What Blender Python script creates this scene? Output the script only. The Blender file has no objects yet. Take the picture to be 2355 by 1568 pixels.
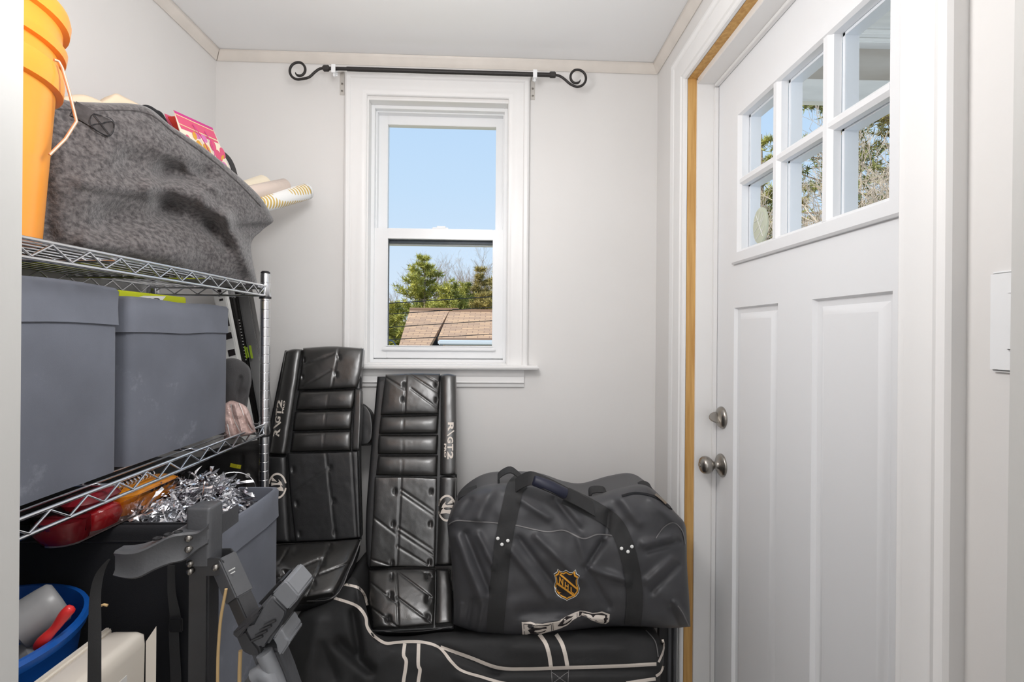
import bpy, bmesh, math, random
from mathutils import Vector, Matrix, noise
from mathutils.bvhtree import BVHTree
from mathutils.geometry import tessellate_polygon
random.seed(7)
SC = bpy.context.scene
COL = SC.collection
V = Vector
# ------------------------------------------------------------------ camera
F, CX, CY = 1100.0, 1177.5, 766.0
YAW, ROLL, ZC = math.radians(1.4), math.radians(0.45), 1.31
fwd = V((math.sin(YAW), math.cos(YAW), 0)); rgt = V((math.cos(YAW), -math.sin(YAW), 0)); up = V((0, 0, 1))
e1 = math.cos(ROLL)*rgt + math.sin(ROLL)*up
e2 = -math.sin(ROLL)*rgt + math.cos(ROLL)*up
CAM = V((0, 0, ZC))
cd = bpy.data.cameras.new('camera'); co = bpy.data.objects.new('camera', cd); COL.objects.link(co)
m = Matrix.Identity(4)
for i, a in enumerate((e1, e2, -fwd)):
    for k in range(3): m[k][i] = a[k]
m.translation = CAM
co.matrix_world = m
cd.sensor_width = 36; cd.lens = 36*F/2355; cd.shift_y = -(784-CY)/2355; cd.shift_x = 0
cd.clip_start = 0.02; cd.clip_end = 400
SC.camera = co
# ------------------------------------------------------------------ colour, world, lights
def lin(c):
    c = c/255.0
    return c/12.92 if c <= 0.04045 else ((c+0.055)/1.055)**2.4
def rgb(r, g, b): return (lin(r), lin(g), lin(b), 1)
SC.view_settings.view_transform = 'Standard'; SC.view_settings.look = 'None'
SC.view_settings.gamma = 1; SC.view_settings.exposure = 0; SC.view_settings.use_curve_mapping = False
w = bpy.data.worlds.new('sky'); SC.world = w; w.use_nodes = True
nt = w.node_tree; nt.nodes.clear()
tc = nt.nodes.new('ShaderNodeTexCoord'); sx = nt.nodes.new('ShaderNodeSeparateXYZ'); cr = nt.nodes.new('ShaderNodeValToRGB')
bg = nt.nodes.new('ShaderNodeBackground'); ow = nt.nodes.new('ShaderNodeOutputWorld')
nt.links.new(tc.outputs['Generated'], sx.inputs[0]); nt.links.new(sx.outputs['Z'], cr.inputs[0])
nt.links.new(cr.outputs[0], bg.inputs[0]); nt.links.new(bg.outputs[0], ow.inputs[0])
cr.color_ramp.elements[0].position = 0.0; cr.color_ramp.elements[0].color = rgb(226, 238, 250)
cr.color_ramp.elements[1].position = 1.0; cr.color_ramp.elements[1].color = rgb(150, 195, 245)
e = cr.color_ramp.elements.new(0.28); e.color = rgb(203, 228, 251)
bg.inputs[1].default_value = 1.0
def light(name, kind, loc, energy, rot=(0, 0, 0), color=(1, 1, 1), **kw):
    d = bpy.data.lights.new(name, kind); d.energy = energy; d.color = color
    for k, v in kw.items(): setattr(d, k, v)
    o = bpy.data.objects.new(name, d); COL.objects.link(o); o.location = loc; o.rotation_euler = rot
    return o
sun = light('sun', 'SUN', (0, -5, 20), 5.0, color=(1, .94, .84), angle=0.01)
sun.rotation_euler = V((0.75, 0.45, -0.75)).to_track_quat('-Z', 'Y').to_euler()
light('hall_ceiling_light', 'AREA', (0, -0.75, 2.27), 15, (math.radians(12), 0, 0), (1, .99, .985), shape='RECTANGLE', size=1.6, size_y=1.0)
light('porch_ceiling_lamp', 'POINT', (-0.17, 0.68, 1.84), 16.5, color=(1, .99, .985), shadow_soft_size=0.13)
light('hall_fill_light', 'AREA', (0.2, -1.25, 1.35), 9, (math.radians(90), 0, math.radians(2)), (.97, .98, 1), shape='RECTANGLE', size=1.5, size_y=1.9)  # added fill panel behind the camera; the hall has no window

# ------------------------------------------------------------------ pixel rays
def ray(px, py): return fwd + (px-CX)/F*e1 - (py-CY)/F*e2
def PY(px, py, Y): d = ray(px, py); return CAM + d*(Y/d.y)
def PX(px, py, X): d = ray(px, py); return CAM + d*(X/d.x)
def PZ(px, py, Z): d = ray(px, py); return CAM + d*((Z-ZC)/d.z)
def PP(px, py, p0, n):
    d = ray(px, py); return CAM + d*((p0-CAM).dot(n)/d.dot(n))
def plane3(a, b, c):
    n = (b-a).cross(c-a).normalized()
    if n.dot(CAM-a) < 0: n = -n
    return a, n

# ------------------------------------------------------------------ materials
MATS = {}
def mat(name, col, rough=.5, metal=0, bump=0, bscale=200, var=0, vscale=8, sheen=0, col2=None, bdist=.002, stretch=None, coat=0, spec=.5):
    m = bpy.data.materials.new(name); m.use_nodes = True; MATS[name] = m
    n = m.node_tree; b = n.nodes['Principled BSDF']
    b.inputs['Base Color'].default_value = rgb(*col); b.inputs['Roughness'].default_value = rough
    b.inputs['Metallic'].default_value = metal; b.inputs['Specular IOR Level'].default_value = spec
    if sheen: b.inputs['Sheen Weight'].default_value = sheen; b.inputs['Sheen Roughness'].default_value = .5
    if coat: b.inputs['Coat Weight'].default_value = coat; b.inputs['Coat Roughness'].default_value = .3
    t = n.nodes.new('ShaderNodeTexCoord'); mp = n.nodes.new('ShaderNodeMapping'); n.links.new(t.outputs['Object'], mp.inputs[0])
    if stretch: mp.inputs['Scale'].default_value = stretch
    if var or col2:
        z = n.nodes.new('ShaderNodeTexNoise'); z.inputs['Scale'].default_value = vscale; z.inputs['Detail'].default_value = 5
        n.links.new(mp.outputs[0], z.inputs['Vector'])
        r = n.nodes.new('ShaderNodeValToRGB'); n.links.new(z.outputs[0], r.inputs[0])
        c2 = col2 or tuple(max(0, c*(1-var)) for c in col)
        r.color_ramp.elements[0].position = .35; r.color_ramp.elements[0].color = rgb(*c2)
        r.color_ramp.elements[1].position = .65; r.color_ramp.elements[1].color = rgb(*col)
        n.links.new(r.outputs[0], b.inputs['Base Color'])
    if bump:
        z = n.nodes.new('ShaderNodeTexNoise'); z.inputs['Scale'].default_value = bscale; z.inputs['Detail'].default_value = 3
        n.links.new(mp.outputs[0], z.inputs['Vector'])
        bp = n.nodes.new('ShaderNodeBump'); bp.inputs['Strength'].default_value = bump; bp.inputs['Distance'].default_value = bdist
        n.links.new(z.outputs[0], bp.inputs['Height']); n.links.new(bp.outputs[0], b.inputs['Normal'])
    return m
def glassy(name, tint, fac, rough=0.0, alpha=1.0):
    m = bpy.data.materials.new(name); m.use_nodes = True; n = m.node_tree; n.nodes.clear(); MATS[name] = m
    o = n.nodes.new('ShaderNodeOutputMaterial'); mx = n.nodes.new('ShaderNodeMixShader'); tr = n.nodes.new('ShaderNodeBsdfTransparent'); g = n.nodes.new('ShaderNodeBsdfGlossy')
    tr.inputs[0].default_value = tint; g.inputs['Roughness'].default_value = rough; g.inputs['Color'].default_value = (1, 1, 1, 1)
    fr = n.nodes.new('ShaderNodeLayerWeight'); fr.inputs['Blend'].default_value = fac
    n.links.new(fr.outputs['Fresnel'], mx.inputs[0]); n.links.new(tr.outputs[0], mx.inputs[1]); n.links.new(g.outputs[0], mx.inputs[2]); n.links.new(mx.outputs[0], o.inputs[0])
    return m
wall_m = mat('wall_paint', (231, 229, 227), .65, bump=.15, bscale=90, bdist=.001, var=.012, vscale=3)
ceil_m = mat('ceiling_paint', (246, 246, 246), .7, bump=.1, bscale=60, bdist=.001)
trim_m = mat('trim_paint', (240, 239, 238), .38, bump=.08, bscale=30, bdist=.001, var=.01, vscale=5)
crown_m = mat('crown_paint', (232, 225, 217), .5, var=.03, vscale=12)
door_m = mat('door_paint', (240, 241, 243), .42, bump=.05, bscale=120, bdist=.0005)
vinyl_m = mat('white_vinyl', (240, 241, 242), .3)
pine_m = mat('raw_pine', (214, 170, 104), .6, col2=(190, 142, 76), vscale=6, stretch=(14, 14, .8), bump=.1, bscale=60)
floor_m = mat('floor_laminate', (176, 171, 165), .4, var=.2, vscale=4, stretch=(1, 8, 1))
glass_m = glassy('window_glass', (.97, .985, 1, 1), .04)
gasket_m = mat('dark_gasket', (60, 66, 72), .5)
gasketg_m = mat('grey_gasket', (120, 126, 130), .5)
chrome_m = mat('chrome', (236, 237, 240), .22, 1)
bracket_m = mat('bracket_paint', (200, 196, 190), .5)
racklight_m = mat('rack_light_plastic', (122, 124, 128), .35, bump=.1, bscale=200)
nickel_m = mat('satin_nickel', (160, 156, 150), .3, 1)
iron_m = mat('dark_iron', (48, 45, 44), .5, .3, bump=.2, bscale=300)
black_m = mat('black_plastic', (34, 34, 36), .45)
greyfab_m = mat('grey_bin_fabric', (108, 112, 123), .88, bump=.3, bscale=900, var=.1, vscale=7, sheen=.1, bdist=.0006)
greyhem_m = mat('grey_bin_hem', (113, 117, 128), .88, bump=.3, bscale=900, var=.1, vscale=7, sheen=.1, bdist=.0006)
def dusty(m, base, dust, amt=.5):
    n = m.node_tree; b = n.nodes['Principled BSDF']; l = b.inputs['Base Color'].links[0].from_socket
    t = n.nodes.new('ShaderNodeTexCoord')
    z = n.nodes.new('ShaderNodeTexNoise'); z.inputs['Scale'].default_value = 13; z.inputs['Detail'].default_value = 7; z.inputs['Roughness'].default_value = .75; n.links.new(t.outputs['Object'], z.inputs['Vector'])
    r = n.nodes.new('ShaderNodeValToRGB'); r.color_ramp.elements[0].position = .60; r.color_ramp.elements[0].color = (0, 0, 0, 1); r.color_ramp.elements[1].position = .80; r.color_ramp.elements[1].color = (amt, amt, amt, 1)
    x = n.nodes.new('ShaderNodeMix'); x.data_type = 'RGBA'; n.links.new(z.outputs[0], r.inputs[0]); n.links.new(r.outputs[0], x.inputs[0]); n.links.new(l, x.inputs[6]); x.inputs[7].default_value = rgb(*dust); n.links.new(x.outputs[2], b.inputs['Base Color'])
dusty(greyfab_m, None, (160, 164, 172)); dusty(greyhem_m, None, (165, 168, 175))
blackfab_m = mat('black_fabric', (24, 25, 29), .95, bump=.5, bscale=700, bdist=.001)
felt_m = mat('grey_felt', (106, 102, 102), 1.0, bump=.7, bscale=300, col2=(60, 57, 58), vscale=130, stretch=(1, 1, 1.1), sheen=.3, bdist=.002)
feltd_m = mat('felt_strap', (84, 80, 80), 1.0, bump=.5, bscale=260, col2=(58, 55, 55), vscale=50)
orange_m = mat('orange_plastic', (248, 156, 54), .28, var=.03)
orange_m.node_tree.nodes['Principled BSDF'].inputs['Subsurface Weight'].default_value = .15
wirehandle_m = mat('bail_wire', (212, 170, 140), .4, .4)
leather_m = mat('black_leather', (44, 43, 42), .30, bump=.35, bscale=500, bdist=.0006, var=.12, vscale=9, spec=.9, coat=.55)
leatherd_m = mat('dark_leather', (38, 38, 39), .42, bump=.35, bscale=500, bdist=.0006, spec=.5, coat=.2)
nylon_m = mat('black_nylon', (68, 68, 71), .46, bump=.25, bscale=900, bdist=.0005, spec=.45)
nylond_m = mat('dark_nylon', (40, 40, 41), .75, bump=.4, bscale=700, bdist=.0006)
web_m = mat('webbing', (42, 42, 43), .75, bump=.5, bscale=1200, bdist=.0006)
navy_m = mat('navy_grip', (30, 33, 52), .5)
white_m = mat('white_print', (226, 216, 206), .6)
pw_m = mat('pure_white', (238, 238, 236), .5)
gold_m = mat('gold_print', (236, 168, 58), .6)
darkprint_m = mat('dark_print', (34, 28, 30), .6)
pipe_m = mat('grey_piping', (120, 118, 118), .5)
foil_m = mat('silver_foil', (240, 241, 245), .2, .85)
foild_m = mat('grey_foil', (120, 116, 122), .2, 1)
rack_m = mat('rack_plastic', (88, 89, 92), .38, bump=.2, bscale=200, var=.12, vscale=12)
rackd_m = mat('rack_steel', (68, 68, 70), .38, .3, bump=.1, bscale=250, var=.12, vscale=10)
bluep_m = mat('blue_plastic', (24, 88, 172), .28)
redp_m = mat('red_plastic', (222, 48, 48), .3)
frost_m = mat('frosted_grey', (152, 152, 153), .35, var=.06, vscale=9)
whitep_m = mat('cream_plastic', (226, 218, 206), .4)
paper_m = mat('label_paper', (222, 220, 216), .7)
lime_m = mat('lime_card', (200, 208, 24), .55)
cream_m = mat('cream_cloth', (232, 212, 186), .8, bump=.3, bscale=60)
tan_m = mat('tan_cord', (196, 166, 118), .7)
# ------------------------------------------------------------------ mesh helpers
def tag(o, label=None, cat=None, group=None, kind=None):
    if label: o['label'] = label
    if cat: o['category'] = cat
    if group: o['group'] = group
    if kind: o['kind'] = kind
    return o
def empty(name, loc, label, cat, group=None):
    o = bpy.data.objects.new(name, None); COL.objects.link(o); o.location = loc; o.empty_display_size = .05
    return tag(o, label, cat, group)
class MB:
    def __init__(s): s.v = []; s.f = []
    def add(s, vs, fs):
        b = len(s.v); s.v += [V(v) for v in vs]; s.f += [tuple(b+i for i in f) for f in fs]; return s
    def hexa(s, p):   # 8 points: bottom 4, top 4
        return s.add(p, [(0, 3, 2, 1), (4, 5, 6, 7), (0, 1, 5, 4), (1, 2, 6, 5), (2, 3, 7, 6), (3, 0, 4, 7)])
    def box(s, x0, x1, y0, y1, z0, z1):
        return s.hexa([(x0, y0, z0), (x1, y0, z0), (x1, y1, z0), (x0, y1, z0), (x0, y0, z1), (x1, y0, z1), (x1, y1, z1), (x0, y1, z1)])
    def obox(s, c, ax, ay, az):  # centre and half-axis vectors
        c = V(c); ax, ay, az = V(ax), V(ay), V(az)
        return s.hexa([c-ax-ay-az, c+ax-ay-az, c+ax+ay-az, c-ax+ay-az, c-ax-ay+az, c+ax-ay+az, c+ax+ay+az, c-ax+ay+az])
    def beam(s, a, b, w, t, side):  # bar from a to b, width w along `side`, thickness t
        a, b = V(a), V(b); d = (b-a).normalized(); sd = (V(side)-d*V(side).dot(d)).normalized(); n = d.cross(sd)
        return s.obox((a+b)/2, (b-a)/2, sd*w/2, n*t/2)
    def rings(s, R, cap=True, closed=True):
        n = len(R[0]); b = len(s.v)
        for r in R: s.v += [V(p) for p in r]
        for i in range(len(R)-1):
            for k in range(n if closed else n-1):
                k2 = (k+1) % n
                s.f.append((b+i*n+k, b+i*n+k2, b+(i+1)*n+k2, b+(i+1)*n+k))
        if cap:
            s.f.append(tuple(b+k for k in reversed(range(n)))); q = b+(len(R)-1)*n; s.f.append(tuple(q+k for k in range(n)))
        return s
    def tube(s, pts, r, n=10, cap=True):
        pts = [V(p) for p in pts]; R = []; t = (pts[1]-pts[0]).normalized()
        a = t.orthogonal().normalized()
        for i, p in enumerate(pts):
            if i == 0: t2 = pts[1]-pts[0]
            elif i == len(pts)-1: t2 = pts[-1]-pts[-2]
            else: t2 = pts[i+1]-pts[i-1]
            t2 = t2.normalized() if t2.length > 1e-9 else t
            a = (a-t2*a.dot(t2)).normalized(); b2 = t2.cross(a)
            rr = r[i] if isinstance(r, (list, tuple)) else r
            R.append([p+(a*math.cos(2*math.pi*k/n)+b2*math.sin(2*math.pi*k/n))*rr for k in range(n)]); t = t2
        return s.rings(R, cap)
    def lathe(s, c, axis, prof, n=32, cap=True):  # prof: (distance along axis, radius)
        c = V(c); ax = V(axis).normalized(); a = ax.orthogonal().normalized(); b2 = ax.cross(a)
        return s.rings([[c+ax*h+(a*math.cos(2*math.pi*k/n)+b2*math.sin(2*math.pi*k/n))*r for k in range(n)] for h, r in prof], cap)
    def ribbon(s, pts, sides, t=.0015):   # flat strap: centre points, half-width vectors, thickness
        R = []
        for i, p in enumerate(pts):
            p = V(p); sd = V(sides[i] if isinstance(sides, list) else sides)
            d = (V(pts[min(i+1, len(pts)-1)])-V(pts[max(i-1, 0)])).normalized(); nn = d.cross(sd).normalized()*t/2
            R.append([p-sd-nn, p+sd-nn, p+sd+nn, p-sd+nn])
        return s.rings(R)
    def build(s, name, mt, parent=None, smooth=None, bevel=0, seg=2, kind=None, loc=None, label=None):
        me = bpy.data.meshes.new(name); me.from_pydata([tuple(v) for v in s.v], [], s.f); me.materials.append(mt)
        bm = bmesh.new(); bm.from_mesh(me)
        bmesh.ops.recalc_face_normals(bm, faces=bm.faces)
        if bevel:
            es = [e for e in bm.edges if len(e.link_faces) == 2 and e.calc_face_angle(0) > .5]
            bmesh.ops.bevel(bm, geom=es, offset=bevel, segments=seg, affect='EDGES', clamp_overlap=True)
        sm = smooth if smooth is not None else (40 if bevel else None)
        if sm is not None:
            for f in bm.faces: f.smooth = True
            for e in bm.edges:
                if len(e.link_faces) == 2 and e.calc_face_angle(0) > math.radians(sm): e.smooth = False
        c = V((0, 0, 0))
        if parent is None:
            if loc is not None: c = V(loc)
            elif bm.verts:
                xs = [v.co.x for v in bm.verts]; ys = [v.co.y for v in bm.verts]; zs = [v.co.z for v in bm.verts]
                c = V(((min(xs)+max(xs))/2, (min(ys)+max(ys))/2, min(zs)))
        else:
            q = parent
            while q is not None: c = c+q.location; q = q.parent
        bmesh.ops.translate(bm, verts=bm.verts, vec=-c)
        bm.to_mesh(me); bm.free()
        o = bpy.data.objects.new(name, me); COL.objects.link(o)
        if parent is None: o.location = c
        else: o.parent = parent
        if kind: o['kind'] = kind
        if label: o['label'] = label
        return o
def box(name, mt, parent, x0, x1, y0, y1, z0, z1, bevel=0, **k): return MB().box(x0, x1, y0, y1, z0, z1).build(name, mt, parent, bevel=bevel, **k)
def catmull(P, n):
    P = [V(p) for p in P]
    if len(P) == 2: return [P[0].lerp(P[1], i/(n-1)) for i in range(n)]
    out = []
    for i in range(n):
        t = i/(n-1)*(len(P)-1); k = min(int(t), len(P)-2); u = t-k
        a, b, c, d = P[max(k-1, 0)], P[k], P[k+1], P[min(k+2, len(P)-1)]
        out.append(.5*((2*b)+(c-a)*u+(2*a-5*b+4*c-d)*u*u+(3*b-a-3*c+d)*u**3))
    return out
def segd(p, s):
    ax, ay, bx, by = s[:4]; dx, dy = bx-ax, by-ay; L = dx*dx+dy*dy
    t = max(0, min(1, ((p[0]-ax)*dx+(p[1]-ay)*dy)/L)) if L else 0
    return math.hypot(p[0]-ax-t*dx, p[1]-ay-t*dy)
class Skin: pass
def inflate(rows, p0, n, hf, hb, nu=40, nv=24, pu=3, pv=3, strokes=(), nz=0, nzs=8, pb=6, shape=None, lumps=()):
    """soft closed body: `rows` are outline curves (top..bottom) in picture coordinates laid on the plane (p0,n),
    swelling hf towards the room and hb behind; strokes = seams, folds and creases with their own relief"""
    C = [catmull([V((a, b, 0)) for a, b in r], nu) for r in rows]
    grid = []
    for i in range(nu):
        grid.append(catmull([c[i] for c in C], nv))
    def bl(u, v, qu, qv):
        return max(0, 1-abs(2*u-1)**qu)**(1/qu)*max(0, 1-abs(2*v-1)**qv)**(1/qv)
    front, back = [], []
    for i in range(nu):
        for j in range(nv):
            u, v = i/(nu-1), j/(nv-1); q = grid[i][j]
            b = bl(u, v, pu, pv); h = hf*b
            if shape: h *= shape(u, v)
            for s in strokes:
                if s[4] <= 0: continue
                d = segd(q, s)
                if d < 3*s[4]: h += s[5]*math.exp(-(d/s[4])**2)*min(1, b*1.5)
            base = PP(q.x, q.y, p0, n)
            if nz: h += nz*noise.noise(base*nzs)*min(1, b*1.5)+nz*.4*noise.noise(base*nzs*2.7)*min(1, b*1.5)
            front.append(PP(q.x, q.y, p0+n*h, n))
            back.append(base-n*hb*bl(u, v, pb, pb))
    vs = list(front); idx = {}
    for i in range(nu):
        for j in range(nv):
            if i in (0, nu-1) or j in (0, nv-1): idx[i, j] = i*nv+j
            else: idx[i, j] = len(vs); vs.append(back[i*nv+j])
    fs = []
    for i in range(nu-1):
        for j in range(nv-1):
            fs.append((i*nv+j, (i+1)*nv+j, (i+1)*nv+j+1, i*nv+j+1))
            fs.append((idx[i, j], idx[i, j+1], idx[i+1, j+1], idx[i+1, j]))
    S = Skin(); S.mb = MB().add(vs, fs); S.v = vs; S.f = fs; S.bvh = BVHTree.FromPolygons([tuple(v) for v in vs], fs)
    return S
def hit(skins, px, py):
    d = ray(px, py).normalized(); best = None
    for s in skins:
        r = s.bvh.ray_cast(CAM, d)
        if r[0] is not None and (best is None or r[3] < best[3]): best = r
    return best
def onto(skins, px, py, off, last=[None]):
    r = hit(skins, px, py)
    if r is None:
        if last[0] is None: return None
        return PP(px, py, last[0], last[1])
    n = r[1]
    if n.dot(CAM-r[0]) < 0: n = -n
    n = (n+(CAM-r[0]).normalized()*.6).normalized()
    p = r[0]+n*off; last[0] = p; last[1:] = [n]
    return p
def stripe(mb, skins, pts, wpx, off=.0012, thick=.0012, n=None):
    """strip of tape or print laid along the surface of a soft body"""
    L = sum((V(pts[i+1])-V(pts[i])).length for i in range(len(pts)-1))
    n = n or max(4, int(L/5))
    c = catmull([V((a, b, 0)) for a, b in pts], n); R = []
    for i, q in enumerate(c):
        d = c[min(i+1, n-1)]-c[max(i-1, 0)]
        if d.length < 1e-6: d = V((1, 0, 0))
        d.normalize(); s = V((-d.y, d.x, 0))
        ww = wpx if not callable(wpx) else wpx(i/(n-1))
        k = max(2, int(ww/4)+1); ring = []
        for t in range(k):
            p = onto(skins, *(q+s*ww*(t/(k-1)-.5)).xy, off)
            if p is None: ring = None; break
            ring.append(p)
        if ring: R.append(ring)
    ks = {len(r) for r in R}
    if len(R) < 2: return mb
    K = min(ks); R = [r[:K] for r in R]
    full = [r+[p+(p-CAM).normalized()*thick for p in reversed(r)] for r in R]
    return mb.rings(full)
def decal(mb, skins, poly, off=.0016, cut=7, thick=.001):
    """printed shape (outline in picture coordinates) laid on the surface"""
    P = [V((a, b, 0)) for a, b in poly]
    bm = bmesh.new(); vs = [bm.verts.new(p) for p in P]
    for t in tessellate_polygon([P]):
        try: bm.faces.new([vs[i] for i in t])
        except ValueError: pass
    for _ in range(4):
        es = [e for e in bm.edges if e.calc_length() > cut]
        if not es: break
        bmesh.ops.subdivide_edges(bm, edges=es, cuts=1)
    bmesh.ops.triangulate(bm, faces=bm.faces)
    bm.verts.index_update(); out = []
    for v in bm.verts:
        p = onto(skins, v.co.x, v.co.y, off); out.append(p if p is not None else V((0, 0, 0)))
    mb.add(out, [tuple(v.index for v in f.verts) for f in bm.faces]); bm.free()
    return mb
def text2d(txt, spacing=1.0, shear=0, offset=0.02):
    c = bpy.data.curves.new('lettering', 'FONT'); c.body = txt; c.size = 1; c.space_character = spacing; c.shear = shear; c.offset = offset; c.resolution_u = 3
    o = bpy.data.objects.new('lettering', c); me = bpy.data.meshes.new_from_object(o)
    vs = [V(v.co) for v in me.vertices]; fs = [tuple(p.vertices) for p in me.polygons]
    bpy.data.objects.remove(o); bpy.data.curves.remove(c); bpy.data.meshes.remove(me)
    return vs, fs
def letters(mb, skins, txt, fn, off=.0018, **k):
    vs, fs = text2d(txt, **k)
    x0 = min(v.x for v in vs); x1 = max(v.x for v in vs); y0 = min(v.y for v in vs); y1 = max(v.y for v in vs)
    out = [onto(skins, *fn((v.x-x0)/(x1-x0), (v.y-y0)/(y1-y0)), off) for v in vs]
    return mb.add(out, fs)
def rrect(cx, cy, hx, hy, r, z, n=5):
    pts = []
    for sx_, sy_, a0 in ((1, 1, 0), (-1, 1, 90), (-1, -1, 180), (1, -1, 270)):
        for k in range(n):
            a = math.radians(a0+90*k/(n-1)); pts.append(V((cx+sx_*(hx-r)+r*math.cos(a), cy+sy_*(hy-r)+r*math.sin(a), z)))
    return pts
# ================================================================== ROOM SHELL
XL, XR, YB, ZT = -1.015, 0.573, 1.75, 2.297
ANG = math.radians(1.0)
BO = V((XR, YB, 0)); BS = V((math.cos(ANG), math.sin(ANG), 0)); BN = V((-math.sin(ANG), math.cos(ANG), 0))   # back wall frame
def bp(s, o, z): return BO + BS*s + BN*o + V((0, 0, z))
def bw(px, py, off=0):
    p = PP(px, py, BO+BN*off, BN); return ((p-BO).dot(BS), p.z)
def bbox(mb, s0, s1, o0, o1, z0, z1):
    return mb.hexa([bp(s0, o0, z0), bp(s1, o0, z0), bp(s1, o1, z0), bp(s0, o1, z0), bp(s0, o0, z1), bp(s1, o0, z1), bp(s1, o1, z1), bp(s0, o1, z1)])
def S(o): o['kind'] = 'structure'; return o
S(box('floor', floor_m, None, -1.4, 0.9, -1.5, 1.9, -.06, 0))
S(box('ceiling', ceil_m, None, -1.4, 0.9, -1.5, 1.95, ZT, ZT+.1))
S(box('wall_left', wall_m, None, XL-.15, XL, .44, 1.95, 0, ZT))
# right wall with the door opening
DY0, DY1, DZ = .664, 1.463, 2.098
b = MB().box(XR, XR+.15, .44, DY0-.032, 0, ZT).box(XR, XR+.15, DY1+.032, 1.95, 0, ZT).box(XR, XR+.15, DY0-.032, DY1+.032, DZ+.032, ZT)
S(b.build('wall_right', wall_m))
# back wall with the window opening
ws0, wz1 = bw(846, 227); ws1, _ = bw(1172, 233); _, wz0 = bw(1010, 838)
b = MB(); bbox(b, -1.62, ws0, 0, .16, 0, ZT); bbox(b, ws1, .02, 0, .16, 0, ZT); bbox(b, ws0, ws1, 0, .16, 0, wz0); bbox(b, ws0, ws1, 0, .16, wz1, ZT)
S(b.build('wall_back', wall_m))
# front wall (the one with the doorway the picture is taken through) and the hall behind it
jl, jr = -.428, .476
b = MB().box(-1.4, jl-.02, .32, .44, 0, ZT).box(jr+.05, .9, .32, .44, 0, ZT).box(jl-.02, jr+.05, .32, .44, 2.1, ZT)
S(b.build('wall_front', wall_m))
b = MB().box(-1.5, -1.4, -1.6, .44, 0, ZT); S(b.build('wall_hall_left', wall_m))
b = MB().box(.9, 1.0, -1.6, .44, 0, ZT); S(b.build('wall_hall_right', wall_m))
b = MB().box(-1.5, 1.0, -1.7, -1.6, 0, ZT); S(b.build('wall_hall_back', wall_m))
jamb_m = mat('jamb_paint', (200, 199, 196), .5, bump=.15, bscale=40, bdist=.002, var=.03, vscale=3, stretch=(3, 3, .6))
S(box('trim_1', jamb_m, None, jl-.02, jl, .30, .44, 0, 2.1, .002))
# right jamb leans a little, as in the photograph
b = MB(); xb, xt = jr-.004, jr+.008
b.hexa([(xb, .30, 0), (xb+.02, .30, 0), (xb+.02, .44, 0), (xb, .44, 0), (xt, .30, 2.1), (xt+.02, .30, 2.1), (xt+.02, .44, 2.1), (xt, .44, 2.1)])
S(b.build('trim_2', jamb_m, bevel=.002))
S(box('trim_3', jamb_m, None, jl-.02, jr+.03, .30, .44, 2.1, 2.12))
# crown mouldings
def prof_sweep(mb, prof, path):   # prof points (a,b) placed by path functions
    return mb.rings([[f(a, c) for a, c in prof] for f in path])
cp = [(0, 0), (0, -.028), (.004, -.03), (.009, -.026), (.016, -.016), (.022, -.008), (.026, -.004), (.026, 0)]
cz = ZT-.001
b = prof_sweep(MB(), cp, [lambda a, c: V((XL+a, .44, cz+c)), lambda a, c: V((XL+a, 1.72-a, cz+c))]); S(b.build('trim_4', crown_m, smooth=50))
b = prof_sweep(MB(), cp, [lambda a, c: bp(-1.588+a, -a, cz+c), lambda a, c: bp(-a, -a, cz+c)]); S(b.build('trim_5', crown_m, smooth=50))
b = prof_sweep(MB(), cp, [lambda a, c: V((XR-a, .44, cz+c)), lambda a, c: V((XR-a, YB-a, cz+c))]); S(b.build('trim_6', crown_m, smooth=50))
S(box('baseboard_left', trim_m, None, XL, XL+.014, .44, 1.71, 0, .12, .003))
b = MB(); bbox(b, -1.57, -.02, -.014, 0, 0, .12); S(b.build('baseboard_back', trim_m, bevel=.003))
# ------------------------------------------------------------------ window
W = bpy.data.objects.new('window_1', None); COL.objects.link(W); W.location = bp((ws0+ws1)/2, 0, wz0); W['kind'] = 'structure'
cs0, cz1 = bw(798, 170); cs1, _ = bw(1217, 186); cz1 = bw(1010, 178)[1]
casing = [(0, 0), (0, -.022), (.006, -.026), (.016, -.024), (.020, -.019), (.028, -.019), (.040, -.015), (.052, -.017), (.060, -.013), (.068, -.012), (.0705, -.009), (.0705, 0)]
def casing_run(mb, prof, width, pts, corner):
    pass
cw = ws0-cs0
k = cw/.0705
P = [(a*k, c) for a, c in casing]
b = MB()
b.rings([[bp(cs0+a, c, wz0-.0) for a, c in P], [bp(cs0+a, c, cz1-a) for a, c in P], [bp(cs1-a, c, cz1-a) for a, c in P], [bp(cs1-a, c, wz0) for a, c in P]])
b.build('window_casing', trim_m, W, smooth=35)
# inner jamb, set back frame, sashes
def frame(mb, s0, s1, z0, z1, w_, o0, o1, wb=None, wt=None):
    wb = wb or w_; wt = wt or w_
    bbox(mb, s0, s0+w_, o0, o1, z0, z1); bbox(mb, s1-w_, s1, o0, o1, z0, z1)
    bbox(mb, s0+w_, s1-w_, o0, o1, z0, z0+wb); bbox(mb, s0+w_, s1-w_, o0, o1, z1-wt, z1); return mb
frame(MB(), ws0-.001, ws1+.001, wz0-.001, wz1+.001, .006, -.004, .15).build('window_frame', trim_m, W, bevel=.001)
OF = .035
f0, fz1 = bw(867, 248, OF); f1, _ = bw(1158, 256, OF); fz0 = bw(1010, 822, OF)[1]
fz0 = wz0+.006
frame(MB(), ws0+.005, ws1-.005, wz0+.004, wz1-.005, .012, OF, .12).build('window_stop', vinyl_m, W, bevel=.001)
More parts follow.
